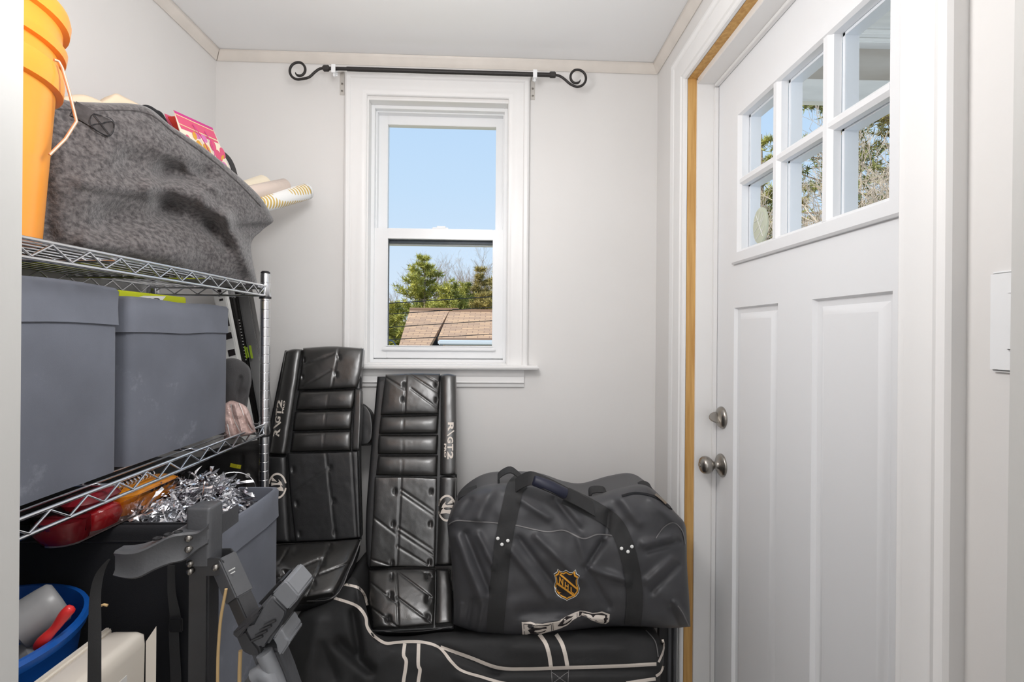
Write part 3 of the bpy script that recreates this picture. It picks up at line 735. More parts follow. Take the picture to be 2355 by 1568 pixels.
# pink gift bag
pink_m = mat('pink_paper', (226, 92, 128), .45); hot_m = mat('magenta_paper', (206, 60, 140), .45); redi_m = mat('red_paper', (222, 50, 30), .5)
crp_m = mat('cream_paper', (248, 236, 212), .5); or_m = mat('ochre_print', (228, 170, 66), .5); lil_m = mat('lilac_print', (222, 130, 190), .5); yl_m = mat('pale_yellow', (245, 222, 170), .5)
g0 = PP(398, 252, V((-.80, 1.1, 1.7)), V((1, -.1, 0)).normalized()); gn = V((1, -.1, .0)).normalized()
def gp(px, py, o=0): return PP(px, py, V((-.80, 1.1, 1.7))+gn*o, gn)
t = empty('gift_bag', gp(460, 380), 'pink floral paper gift bag leaning in the felt bag', 'gift bag')
def sheet(name, m_, pts, o, parent, th=.0012):
    a = [gp(x, y, o) for x, y in pts]; n = len(a); mb = MB().rings([[p-gn*th for p in a], a]); return mb.build(name, m_, parent)
front = sheet('front_panel', crp_m, [(399, 253), (489, 294), (540, 415), (470, 480), (432, 360)], 0, t)
sheet('back_panel', pink_m, [(379, 261), (470, 300), (520, 420), (420, 430), (400, 330)], -.05, t)
sheet('inner_side', redi_m, [(386, 268), (405, 267), (424, 312), (404, 300)], -.03, t)
sheet('printed_band', hot_m, [(399, 253), (489, 294), (491, 301), (403, 261)], .0006, front, .0004)
sheet('printed_band', pink_m, [(403, 261), (491, 301), (500, 322), (412, 283)], .0006, front, .0004)
sheet('printed_band', pink_m, [(412, 284), (500, 324), (503, 330), (417, 295)], .0006, front, .0004)
for o_, a, b_ in ((.0010, (402, 260), (490, 300)), (.0010, (412, 283), (500, 323))):
    sheet('gold_line', yl_m, [a, b_, (b_[0]+.6, b_[1]+2), (a[0]+.6, a[1]+2)], o_, front, .0003)
def petal(m_, cx_, cy_, a, L, w_):
    pts = []
    for k in range(14):
        th = 2*math.pi*k/14; x = L*math.cos(th); y = w_*math.sin(th); pts.append((cx_+x*math.cos(a)-y*math.sin(a), cy_+x*math.sin(a)+y*math.cos(a)))
    sheet('printed_petal', m_, pts, .0007+random.random()*.0003, front, .0003)
for m_, x, y, a, L, w_ in ((or_m, 460, 338, 1.2, 17, 6), (or_m, 477, 345, 1.1, 17, 6), (or_m, 448, 312, 1.2, 10, 4), (lil_m, 452, 312, .6, 12, 5), (lil_m, 517, 385, 1.2, 14, 6), (pink_m, 503, 358, 1.1, 16, 6), (pink_m, 434, 320, 1.1, 12, 4), (or_m, 512, 362, 1.9, 6, 3), (pink_m, 512, 352, 1.2, 14, 5), (lil_m, 470, 318, 1.0, 12, 4), (pink_m, 490, 335, 1.2, 14, 6)): petal(m_, x, y, a, L, w_)
MB().tube([gp(443, 286, .002), gp(452, 297, .008), gp(472, 330, .012), gp(485, 358, .010), gp(494, 363, .008), gp(494, 352, .008), gp(485, 325, .010), gp(471, 302, .002)], .0011, 6).build('cord_handle', hot_m, t, smooth=60)
# dark glossy headband-like band behind
R = [PP(x, y, V((-.83, 1.2, 1.6)), V((1, 0, 0))) for x, y in ((512, 350), (524, 362), (533, 378), (539, 396), (543, 415), (545, 432))]
tag(MB().ribbon(catmull(R, 24), V((.0, .012, .004)), .002).build('headband', black_m, None, smooth=60), 'glossy black curved band behind the pink gift bag', 'headband')
# gift wrap rolls
p1 = PY(596, 472, 1.33); ax0 = PY(585, 474, 1.44); ax1 = PY(703, 441, 1.62)
wrap_m = bpy.data.materials.new('gold_pattern_wrap'); wrap_m.use_nodes = True; n = wrap_m.node_tree; bsd = n.nodes['Principled BSDF']; bsd.inputs['Roughness'].default_value = .35
tcn = n.nodes.new('ShaderNodeTexCoord'); mp = n.nodes.new('ShaderNodeMapping'); wv = n.nodes.new('ShaderNodeTexWave'); wv2 = n.nodes.new('ShaderNodeTexWave'); mx = n.nodes.new('ShaderNodeMath'); rmp = n.nodes.new('ShaderNodeValToRGB')
mp.inputs['Rotation'].default_value = (0.3, .5, .6); n.links.new(tcn.outputs['Object'], mp.inputs[0])
wv.wave_type = 'RINGS'; wv.inputs['Scale'].default_value = 28; wv.inputs['Distortion'].default_value = 1.5; wv2.inputs['Scale'].default_value = 7; wv2.bands_direction = 'X'; wv2.inputs['Distortion'].default_value = 3
n.links.new(mp.outputs[0], wv.inputs[0]); n.links.new(mp.outputs[0], wv2.inputs[0]); mx.operation = 'MULTIPLY'; n.links.new(wv.outputs[1], mx.inputs[0]); n.links.new(wv2.outputs[1], mx.inputs[1]); n.links.new(mx.outputs[0], rmp.inputs[0])
rmp.color_ramp.elements[0].position = .28; rmp.color_ramp.elements[0].color = rgb(242, 242, 240); rmp.color_ramp.elements[1].position = .36; rmp.color_ramp.elements[1].color = rgb(214, 182, 104); n.links.new(rmp.outputs[0], bsd.inputs['Base Color'])
t = empty('wrapping_paper_roll', ax0, 'roll of white and gold patterned gift wrap sticking out past the felt bag', 'gift wrap')
dv = (ax1-ax0)
MB().tube([ax0-dv*1.0, ax0, ax1], .0262, 36).build('paper', wrap_m, t, smooth=50)
MB().tube([ax1-dv*.02, ax1+dv*.03, ax1+dv*.055, ax1+dv*.065], [.0262, .0262, .0235, .012], 36).build('end_fold', pw_m, t, smooth=60)
t = empty('wrapping_paper_roll', PY(560, 430, 1.5), 'plain cream paper roll behind the gold patterned gift wrap', 'gift wrap')
a, b_ = PY(530, 452, 1.45), PY(606, 424, 1.60)
MB().tube([a, b_], .030, 28).build('paper', crp_m, t, smooth=50)
MB().lathe(b_, (b_-a), [(0, .030), (.0005, .026), (-.03, .025)], 28, False).build('paper_edge', cream_m, t, smooth=30)
tag(MB().tube([PY(560, 448, 1.40), PY(655, 428, 1.56), PY(668, 427, 1.57)], [.022, .024, .004], 20).build('film_roll', mat('pinkish_film', (226, 208, 196), .25, bump=.6, bscale=40), None, smooth=60), 'crinkled clear pinkish film roll lying on the gold gift wrap', 'film roll')
# ================================================================== HOCKEY STICKS
def stick(label, a, b_, w_, tk, m_, nm='hockey_stick', side=(1, 0, 0)):
    t = empty(nm, b_, label, 'hockey stick', 'hockey sticks behind the shelving')
    MB().beam(a, b_, w_, tk, V(side)).build('shaft', m_, t, bevel=.003)
    return t
stk_m = mat('black_shaft', (36, 34, 33), .35, var=.2, vscale=20, stretch=(6, 6, .5)); stk2_m = mat('grey_shaft', (60, 56, 52), .35, var=.3, vscale=20, stretch=(6, 6, .5))
A, B = PY(556, 662, 1.69), PY(612, 985, 1.60); A2 = A+(A-B)*.0; B2 = A+(B-A)*1.6
t = stick('black hockey stick with three lime marks, outermost behind the post', A, B2, .030, .020, stk_m, side=(1, .5, 0))
A3, B3 = PY(570, 662, 1.70), PY(626, 985, 1.61)
t2 = stick('brownish grey hockey stick edge right behind the shelf post', A3+V((0, .012, 0)), A3+(B3-A3)*1.6+V((0, .012, 0)), .014, .02, stk2_m, side=(1, .5, 0))
tape_m = mat('lime_print', (166, 196, 48), .5)
pl = (A, (V((.5, -1, 0))).normalized())
for x0, x1, y0, y1 in ((561, 564, 796, 824), (565.5, 568.5, 798, 822), (572, 577, 794, 824)):
    mb = MB(); dxs = .17
    P4 = [PY(x0, y0, 1.612), PY(x1, y0, 1.612), PY(x1+5, y1, 1.612), PY(x0+5, y1, 1.612)]
    mb.rings([P4, [p+V((0, .001, 0)) for p in P4]]).build('lime_mark', tape_m, t)
A, B = PY(527, 662, 1.645), PY(560, 860, 1.605)
t = stick('black hockey stick with a pale taped top, middle one behind the shelving', A, A+(B-A)*2.4, .020, .018, stk_m)
C0, C1 = A-(A-B)*0, A+(B-A)*.13
MB().beam(C0-(B-A)*.05, C1, .024, .022, V((1, 0, 0))).build('taped_end', frost_m, t, bevel=.003)
A, B = PY(541, 662, 1.675), PY(575, 860, 1.635)
t = stick('thin black hockey stick dotted with white marks behind the shelving', A, A+(B-A)*2.4, .012, .018, stk_m)
for k in range(14):
    c = A.lerp(B, .38+k*.035)+V((-.001, -.0098, 0)); MB().obox(c, (.003, 0, 0), (0, .0006, 0), (0, 0, .0016)).build('white_mark', pw_m, t)
A, B = PY(505, 662, 1.61), PY(552, 900, 1.57)
t = stick('white goalie stick with black block letters behind the shelving', A, A+(B-A)*1.7, .040, .022, pw_m, 'goalie_stick')
for f0_, f1_ in ((.02, .05), (.075, .085), (.11, .13), (.26, .38), (.44, .50), (.60, .66), (.72, .80), (.30, .34)):
    c0, c1 = A.lerp(B, f0_), A.lerp(B, f1_); MB().beam(c0+V((.004, -.0115, 0)), c1+V((.004, -.0115, 0)), .022 if f0_ > .2 else .012, .001, V((1, 0, 0))).build('black_lettering', darkprint_m, t)
# ================================================================== things at the end of the middle shelf
hatfab = mat('charcoal_cloth', (66, 65, 66), .95, bump=.5, bscale=400, sheen=.1)
q0, qn = V((-.78, 1.31, 1.1)), V((.35, -1, 0)).normalized()
blob([[(500, 832), (524, 824), (548, 826), (570, 842), (577, 862)], [(500, 880), (524, 880), (548, 880), (568, 880), (576, 885)], [(500, 985), (524, 985), (548, 985), (562, 960), (566, 925)]], 'bundled_jacket', hatfab, 'charcoal cloth bundle between the grey bin and the shelf post', 'garment', p0=q0, n=qn, hf=.05, hb=.03, nu=36, nv=30, strokes=[(553, 870, 545, 905, 5, -.012), (530, 935, 560, 900, 8, -.01)])
bagp = bpy.data.materials.new('pink_film'); MATS['pink_film'] = bagp
bagp = mat('pink_plastic_film', (214, 184, 176), .22, bump=1.0, bscale=45, bdist=.01, var=.12, vscale=30, spec=.8)
q0 = V((-.74, 1.26, 1.05)); qn = V((.5, -1, 0)).normalized()
o, ps = blob([[(515, 930), (530, 921), (548, 925), (566, 935), (576, 955), (586, 985)], [(515, 970), (530, 972), (548, 972), (560, 974), (575, 980), (588, 990)], [(515, 1012), (530, 1010), (548, 1006), (560, 1003), (575, 1000), (590, 992)]], 'plastic_bag', bagp, 'pinkish clear plastic bag of bundled film on the middle shelf', 'bag', p0=q0, n=qn, hf=.035, hb=.03, nu=40, nv=26, strokes=[(530, 935, 545, 1000, 4, -.01), (552, 930, 575, 990, 3.5, -.01), (540, 930, 556, 990, 3, .008), (525, 960, 560, 965, 3, -.006), (563, 950, 582, 985, 3, .006)])
for pts_ in ([(532, 930), (540, 965), (557, 998)], [(549, 928), (562, 958), (580, 990)], [(524, 975), (530, 1004)]):
    stripe(MB(), [ps], pts_, 2, .002).build('film_fold', pw_m, o)
# dark clothes hanging below the middle shelf behind the post
q0 = V((-.80, 1.42, .8)); qn = V((.3, -1, 0)).normalized()
o, js = blob([[(470, 1040), (520, 1025), (560, 1018), (600, 1012), (606, 1012)], [(450, 1080), (520, 1080), (560, 1080), (600, 1080), (607, 1080)], [(440, 1160), (520, 1165), (560, 1165), (600, 1165), (606, 1165)], [(440, 1400), (520, 1400), (560, 1400), (600, 1400), (606, 1400)]], 'dark_jacket', mat('dark_jacket_cloth', (44, 42, 42), .9, bump=.4, bscale=300), 'dark jacket stuffed behind the shelf post below the middle shelf', 'garment', p0=q0, n=qn, hf=.05, hb=.05, nu=44, nv=44, strokes=[(555, 1050, 560, 1140, 5, -.012), (575, 1085, 590, 1110, 9, -.01), (520, 1040, 600, 1030, 5, .006)])
stripe(MB(), [js], [(530, 1069), (553, 1074)], 9, .002).build('yellow_tab', mat('yellow_tab', (222, 214, 40), .6), o)
MB().lathe(onto([js], 570, 1093, .001), -V((0, 1, 0)), [(0, .0065), (.003, .006), (.004, 0)], 14, False).build('button', paper_m, o, smooth=60)
# ================================================================== GOALIE PADS
def px_plane(a, b, c): return plane3(PY(*a), PY(*b), PY(*c))
def pad(name, label, main, toe, P, mirror):
    t = empty(name, PY(*main[0]), label, 'goalie pad', 'pair of black goalie leg pads')
    pm, nm = px_plane(*main); pt, nt_ = px_plane(*toe); SK = []
    def seg(nm_, rows, pl, hf, hb=.03, m_=leather_m, st=(), nu=40, nv=30, pu=5, pv=5, off=0, nz=.0007):
        s_ = inflate(rows, pl[0]+pl[1]*off, pl[1], hf, hb, nu, nv, pu, pv, st, nz=nz, nzs=30, pb=8)
        o = s_.mb.build(nm_, m_, t, smooth=180); SK.append(s_); return o, s_
    for sname, rows, which, kw in P:
        o, s_ = seg(sname, rows, (pm, nm) if which == 'm' else (pt, nt_), **kw)
        if sname == 'outer_roll': kk = o
    return t, SK
def dots(L, w_=3.2, a=-.007): return [(x, y-3, x, y+3, w_, a) for x, y in L]
def lines(L, w_=1.5, a=-.0035): return [(x0, y0, x1, y1, w_, a) for x0, y0, x1, y1 in L]
RP = [
 ('backing', [[(868, 866), (1049, 864)], [(842, 1180), (1051, 1180)], [(845, 1306), (1042, 1300)]], 'm', dict(hf=.004, hb=.055, m_=leatherd_m, off=-.012, pu=20, pv=20)),
 ('top_panel', [[(887, 861), (950, 858), (1012, 859)], [(880, 910), (945, 908), (1011, 908)], [(875, 954), (940, 952), (1009, 952)]], 'm', dict(hf=.024, pu=3.2, pv=3.2, st=lines([(934, 862, 930, 952), (888, 868, 930, 895), (945, 862, 1011, 905), (945, 893, 1011, 942), (975, 862, 1008, 880)])+dots([(929, 885), (926, 918), (1003, 884), (1003, 920)]), nu=64, nv=44)),
 ('knee_roll', [[(876, 957), (1009, 954)], [(873, 977), (1008, 975)], [(871, 997), (1006, 996)]], 'm', dict(hf=.024, pu=4, pv=2.2, st=lines([(928, 957, 926, 997)], 1.3, -.002), nu=44, nv=20)),
 ('knee_roll', [[(871, 1000), (1008, 1000)], [(869, 1022), (1007, 1022)], [(869, 1044), (1005, 1044)]], 'm', dict(hf=.024, pu=4, pv=2.2, st=lines([(926, 1000, 925, 1044)], 1.3, -.002), nu=44, nv=20)),
 ('knee_roll', [[(870, 1047), (1007, 1047)], [(867, 1069), (1006, 1070)], [(865, 1092), (1005, 1095)]], 'm', dict(hf=.024, pu=4, pv=2.2, st=lines([(925, 1047, 923, 1092)], 1.3, -.002), nu=44, nv=20)),
 ('shin_panel', [[(862, 1097), (935, 1096), (1005, 1099)], [(857, 1200), (930, 1200), (1003, 1200)], [(850, 1303), (925, 1303), (1000, 1305)]], 'm', dict(hf=.013, pu=6, pv=8, st=lines([(922, 1098, 912, 1302), (922, 1125, 1002, 1180), (922, 1135, 1002, 1190), (857, 1188, 915, 1232), (915, 1212, 1000, 1268), (912, 1222, 1000, 1280), (912, 1255, 985, 1300), (852, 1285, 905, 1303)], 1.8, -.003)+dots([(908, 1130), (992, 1130), (904, 1205), (990, 1205), (902, 1295), (988, 1293)], 4, -.006), nu=60, nv=80)),
 ('outer_roll', [[(1013, 862), (1031, 859), (1049, 863)], [(1013, 980), (1031, 980), (1051, 980)], [(1012, 1092), (1031, 1093), (1050, 1091)]], 'm', dict(hf=.032, pu=2.6, pv=12, nu=24, nv=60)),
 ('outer_roll', [[(1012, 1096), (1031, 1095), (1050, 1097)], [(1008, 1200), (1028, 1200), (1047, 1200)], [(1004, 1298), (1023, 1299), (1042, 1297)]], 'm', dict(hf=.032, pu=2.6, pv=12, nu=24, nv=50)),
 ('boot_panel', [[(849, 1311), (925, 1307), (1000, 1308)], [(851, 1375), (925, 1373), (1000, 1373)], [(857, 1444), (925, 1444), (997, 1437)]], 't', dict(hf=.030, pu=3, pv=3, st=lines([(911, 1310, 916, 1443), (853, 1340, 915, 1390), (856, 1398, 915, 1442), (915, 1315, 998, 1378), (912, 1372, 997, 1436), (968, 1312, 998, 1330)], 1.7, -.004)+dots([(902, 1326), (898, 1370), (892, 1424), (984, 1325), (985, 1378), (985, 1420)], 6, -.008), nu=64, nv=60)),
 ('boot_edge', [[(1003, 1308), (1034, 1308)], [(1002, 1370), (1040, 1370)], [(1000, 1437), (1040, 1432)]], 't', dict(hf=.026, pu=3, pv=8, nu=20, nv=30)),
 ('boot_sole', [[(848, 1312), (1036, 1310)], [(849, 1380), (1042, 1375)], [(856, 1456), (1044, 1446)]], 't', dict(hf=.004, hb=.05, m_=leatherd_m, off=-.012, pu=16, pv=16)),
]
padr, SR = pad('goalie_pad', 'black leather goalie leg pad with lettering on its right edge, nearer the duffel bag', [(850, 1303, 1.44), (1000, 1303, 1.44), (950, 860, 1.65)], [(849, 1308, 1.44), (1000, 1308, 1.44), (930, 1446, 1.31)], RP, 1)
LP = [
 ('backing', [[(655, 806), (832, 800)], [(612, 1040), (828, 1037)], [(612, 1252), (832, 1240)]], 'm', dict(hf=.004, hb=.05, m_=leatherd_m, off=-.012, pu=20, pv=20)),
 ('knee_wing', [[(828, 925), (842, 932), (853, 950)], [(828, 980), (845, 980), (857, 980)], [(828, 1025), (845, 1022), (855, 1010)]], 'm', dict(hf=.012, hb=.06, off=-.05, m_=leatherd_m, nu=20, nv=24)),
 ('top_panel', [[(697, 800), (765, 796), (836, 801)], [(692, 850), (757, 848), (832, 848)], [(684, 897), (752, 895), (821, 891)]], 'm', dict(hf=.024, pu=3.2, pv=3.2, st=lines([(779, 798, 762, 892), (700, 840, 770, 812), (695, 890, 762, 850)], 1.5, -.003)+dots([(780, 822), (773, 862), (700, 828), (696, 868)]), nu=60, nv=44)),
 ('knee_roll', [[(688, 900), (816, 895)], [(683, 922), (815, 918)], [(680, 943), (811, 940)]], 'm', dict(hf=.022, pu=4, pv=2.2, st=lines([(755, 898, 750, 941)], 1.3, -.002), nu=44, nv=20)),
 ('knee_roll', [[(679, 946), (811, 943)], [(675, 968), (810, 965)], [(673, 991), (807, 987)]], 'm', dict(hf=.022, pu=4, pv=2.2, st=lines([(750, 944, 746, 989)], 1.3, -.002), nu=44, nv=20)),
 ('knee_roll', [[(673, 994), (808, 990)], [(670, 1017), (808, 1013)], [(667, 1039), (807, 1036)]], 'm', dict(hf=.022, pu=4, pv=2.2, st=lines([(746, 991, 743, 1037)], 1.3, -.002), nu=44, nv=20)),
 ('side_strip', [[(816, 893), (831, 893)], [(812, 965), (830, 965)], [(810, 1036), (826, 1036)]], 'm', dict(hf=.012, nu=14, nv=30, m_=leather_m)),
 ('shin_panel', [[(661, 1042), (740, 1040), (823, 1037)], [(668, 1140), (745, 1140), (826, 1140)], [(680, 1246), (755, 1243), (829, 1236)]], 'm', dict(hf=.012, pu=6, pv=8, m_=leatherd_m, st=lines([(749, 1042, 772, 1240), (665, 1140, 750, 1080), (808, 1040, 820, 1236)], 1.8, -.003)+dots([(674, 1080), (759, 1076), (682, 1158), (767, 1152), (689, 1228), (770, 1225)], 4, -.005), nu=60, nv=70)),
 ('outer_roll', [[(656, 808), (675, 802), (695, 803)], [(637, 925), (657, 925), (677, 925)], [(620, 1042), (640, 1045), (658, 1045)]], 'm', dict(hf=.032, pu=2.6, pv=12, nu=24, nv=60)),
 ('outer_roll', [[(615, 1049), (638, 1049), (659, 1049)], [(612, 1150), (638, 1150), (662, 1150)], [(610, 1246), (640, 1246), (668, 1247)]], 'm', dict(hf=.030, pu=2.6, pv=12, nu=24, nv=50, m_=leatherd_m)),
 ('boot_panel', [[(632, 1252), (735, 1246), (827, 1238)], [(625, 1310), (720, 1308), (800, 1300)], [(620, 1374), (700, 1374), (768, 1364)]], 't', dict(hf=.026, pu=3, pv=3, st=lines([(761, 1246, 705, 1370), (632, 1330, 735, 1285), (722, 1325, 800, 1295), (640, 1300, 668, 1252)], 1.7, -.004)+dots([(757, 1258), (742, 1292), (720, 1345), (680, 1265), (655, 1320)], 6, -.006), nu=64, nv=50)),
 ('boot_sole', [[(625, 1255), (830, 1242)], [(615, 1315), (806, 1305)], [(612, 1386), (775, 1376)]], 't', dict(hf=.003, hb=.045, m_=leatherd_m, off=-.012, pu=16, pv=16)),
]
padl, SL = pad('goalie_pad', 'black leather goalie leg pad with lettering on its left edge, beside the shelf post', [(640, 1242, 1.46), (830, 1240, 1.46), (745, 798, 1.64)], [(640, 1250, 1.46), (827, 1240, 1.46), (700, 1374, 1.27)], LP, -1)
def lerp2(a, b, t): return (a[0]+(b[0]-a[0])*t, a[1]+(b[1]-a[1])*t)
def quad(c):   # c: four picture corners for (0,0) (1,0) (1,1) (0,1)
    def f(u, v): return lerp2(lerp2(c[0], c[1], u), lerp2(c[3], c[2], u), v)
    return f
def logo(t, SK, parts):
    mb = MB()
    for txt, c in parts: letters(mb, SK, txt, quad(c), off=.0012, offset=.035)
    return mb
# upright-edge lettering, right pad reads downwards
mb = logo(padr, SR, [('R', [(1030, 971), (1030, 992), (1043, 992), (1043, 971)]), ('G', [(1029, 1004), (1029, 1019), (1042, 1019), (1042, 1004)]), ('T', [(1029, 1021), (1029, 1036), (1042, 1036), (1042, 1021)]), ('2', [(1029, 1038), (1029, 1056), (1042, 1056), (1042, 1038)]), ('PRO', [(1021.5, 1020), (1021.5, 1052), (1026.5, 1052), (1026.5, 1020)])])
decal(mb, SR, [(1043, 989), (1045, 991), (1030, 1003), (1028, 1001)], .0014, 5)
mb.build('lettering', white_m, padr)
mb = logo(padl, SL, [('R', [(642, 1004), (645, 986), (631.5, 984), (628.5, 1003)]), ('G', [(644, 973), (646, 958), (634, 957), (632, 972)]), ('T', [(646, 956), (648, 940), (636, 939), (634, 955)]), ('2', [(648, 939), (650, 920), (639, 918), (636, 937)]), ('PRO', [(652, 951), (656.5, 922), (652, 921), (648, 950)])])
decal(mb, SL, [(645, 969), (647, 972), (629, 987), (627.5, 984)], .0014, 5)
mb.build('lettering', white_m, padl)
def emblem(t, SK, cx_, cy_, sx_, sy_, flip):
    mb = MB()
    def arc(a0, a1, r0, r1):
        P = [(cx_+sx_*r1*math.cos(math.radians(a0+(a1-a0)*k/16)), cy_+sy_*r1*math.sin(math.radians(a0+(a1-a0)*k/16))) for k in range(17)]
        c = [(cx_+sx_*r0*math.cos(math.radians(a0+(a1-a0)*k/16)), cy_+sy_*r0*math.sin(math.radians(a0+(a1-a0)*k/16))) for k in range(17)]
        decal(mb, SK, P+c[::-1], .0016, 6)
    arc(-170, -12, .84, 1.0) ; arc(10, 168, .84, 1.0)
    def pl_(L): decal(mb, SK, [(cx_+flip*sx_*x, cy_+sy_*y) for x, y in L], .0016, 6)
    pl_([(.62, .62), (.62, .10), (-.10, .14), (-.35, .05), (-.30, -.12), (-.62, .18), (-.72, .42), (-.1, .36), (.3, .42), (.5, .55)])
    pl_([(.66, .0), (.66, -.26), (-.0, -.22), (-.22, -.30), (-.1, -.52), (-.45, -.28), (-.6, -.02), (0, -.08), (.35, -.05)])
    pl_([(.62, -.36), (.6, -.72), (.25, -.48), (.0, -.3), (.25, -.34), (.45, -.36)])
    return mb.build('emblem', white_m, t)
emblem(padr, SR, 1028, 1168.5, 20.5, 31, 1)
emblem(padl, SL, 638, 1117, 20.5, 30, -1)
for SK, t, L in ((SR, padr, [(929, 885), (926, 918), (1003, 884), (1003, 920), (908, 1131), (904, 1206), (992, 1131), (902, 1296), (989, 1294), (902, 1326), (898, 1370), (892, 1424), (984, 1325), (985, 1378), (985, 1420)]), (SL, padl, [(780, 822), (773, 862), (700, 828), (759, 1078), (674, 1082), (767, 1154)])):
    mb = MB()
    for x, y in L:
        a, b_ = onto(SK, x, y-5, .001), onto(SK, x, y+5, .001); mb.tube([a, b_], .0009, 5)
    mb.build('tuft_lacing', blackfab_m, t, smooth=60, kind='stuff')
mb = MB()
for SK, L in ((SR, [(855, 1449), (920, 1452), (990, 1448), (1040, 1440)]),):
    stripe(MB(), SK, L, 1.4, .002).build('welt', pipe_m, padr)
stripe(MB(), SL, [(706, 1381), (770, 1371), (805, 1305), (829, 1243)], 1.4, .002).build('welt', pipe_m, padl)
# ================================================================== BIG LOWER BAG
lb0, lbn = plane3(PY(700, 1500, 1.38), PY(1400, 1500, 1.38), PY(1400, 1800, 1.38))
rows = [
 [(668, 1440), (700, 1402), (765, 1374), (812, 1326), (838, 1380), (860, 1452), (930, 1462), (1020, 1452), (1150, 1448), (1300, 1446), (1440, 1444), (1500, 1452), (1524, 1480)],
 [(655, 1490), (690, 1470), (755, 1440), (815, 1430), (850, 1470), (880, 1500), (930, 1510), (1020, 1510), (1150, 1510), (1300, 1510), (1440, 1510), (1500, 1512), (1527, 1520)],
 [(645, 1568), (690, 1568), (755, 1568), (815, 1568), (860, 1568), (900, 1568), (950, 1568), (1040, 1568), (1150, 1568), (1300, 1568), (1440, 1568), (1490, 1568), (1518, 1568)],
 [(650, 1700), (690, 1700), (755, 1700), (815, 1700), (860, 1700), (900, 1700), (950, 1700), (1040, 1700), (1150, 1700), (1300, 1700), (1440, 1700), (1490, 1700), (1515, 1700)],
 [(680, 1835), (700, 1860), (755, 1872), (815, 1872), (860, 1872), (900, 1872), (950, 1872), (1040, 1872), (1150, 1872), (1300, 1872), (1440, 1872), (1480, 1860), (1500, 1835)]]
st = [(812, 1410, 826, 1500, 10, -.03), (780, 1480, 850, 1540, 13, -.03), (730, 1430, 700, 1568, 22, .02), (840, 1560, 900, 1500, 20, .012), (1015, 1490, 1140, 1545, 10, -.012), (1140, 1545, 1510, 1540, 9, -.010), (1180, 1490, 1420, 1490, 24, .012), (1060, 1560, 1140, 1600, 14, .01), (822, 1330, 826, 1380, 7, .01), (740, 1490, 770, 1560, 14, -.012)]
sk = inflate(rows, lb0, lbn, .15, .28, 150, 80, 6, 3.4, st, nz=.012, nzs=6, pb=5)
big = sk.mb.build('hockey_bag', nylond_m, None, smooth=180)
tag(big, 'big black hockey bag with white stripes lying under the goalie pads', 'bag')
LBG = [sk]
for nm_, pts, w_ in (
 ('white_stripe', [(764, 1374), (803, 1385), (825, 1396), (840, 1418), (844, 1440), (856, 1459), (873, 1473), (890, 1480), (911, 1478), (945, 1476), (979, 1478), (1010, 1489), (1039, 1522), (1063, 1542), (1105, 1555), (1150, 1568), (1220, 1580)], 6.5),
 ('white_stripe', [(792, 1344), (817, 1349), (830, 1357), (839, 1372), (844, 1392)], 6),
 ('white_stripe', [(931, 1480), (928, 1505), (934, 1518), (933, 1535), (928, 1568), (926, 1600)], 8),
 ('white_stripe', [(963, 1480), (962, 1527), (966, 1540), (962, 1568), (960, 1600)], 8),
 ('white_stripe', [(1013, 1487), (1079, 1510), (1145, 1534), (1211, 1537), (1310, 1534), (1409, 1531), (1509, 1526)], 8),
 ('white_stripe', [(1240, 1459), (1255, 1480), (1263, 1505), (1267, 1532)], 9),
 ('white_stripe', [(1279, 1459), (1292, 1480), (1300, 1505), (1305, 1532)], 9),
 ('white_stripe', [(1524, 1470), (1526, 1492), (1514, 1522)], 5),
 ('white_stripe', [(1525, 1531), (1520, 1545), (1508, 1554)], 6),
 ('white_stripe', [(1440, 1570), (1480, 1564), (1507, 1560)], 8)):
    stripe(MB(), LBG, pts, w_, .0015).build(nm_, white_m, big)
mb = MB()
for a in ([(1268, 1545), (1307, 1572)], [(1307, 1545), (1268, 1572)], [(1268, 1540), (1270, 1575)], [(1308, 1540), (1306, 1575)]): stripe(mb, LBG, a, 1.3, .0015)
mb.build('cross_stitching', pipe_m, big)
stripe(MB(), LBG, [(1485, 1450), (1506, 1475), (1513, 1510)], 2.2, .002).build('end_piping', pipe_m, big)
# ================================================================== NHL DUFFEL
nb0, nbn = plane3(PY(1100, 1300, 1.345), PY(1500, 1300, 1.345), PY(1400, 1400, 1.345))
rows = [
 [(1034, 1192), (1053, 1152), (1105, 1118), (1165, 1110), (1244, 1113), (1310, 1134), (1356, 1140), (1426, 1121), (1480, 1114), (1518, 1140), (1558, 1184)],
 [(1029, 1208), (1070, 1190), (1115, 1175), (1175, 1172), (1244, 1182), (1310, 1200), (1370, 1200), (1430, 1185), (1485, 1180), (1530, 1190), (1577, 1212)],
 [(1038, 1290), (1075, 1285), (1120, 1280), (1180, 1280), (1250, 1285), (1315, 1290), (1375, 1290), (1435, 1285), (1490, 1285), (1535, 1290), (1580, 1298)],
 [(1043, 1375), (1080, 1375), (1120, 1375), (1180, 1375), (1250, 1375), (1315, 1372), (1375, 1370), (1435, 1370), (1490, 1370), (1540, 1372), (1585, 1375)],
 [(1042, 1436), (1080, 1450), (1112, 1459), (1170, 1465), (1220, 1466), (1310, 1452), (1380, 1443), (1430, 1441), (1475, 1442), (1541, 1444), (1588, 1441)]]
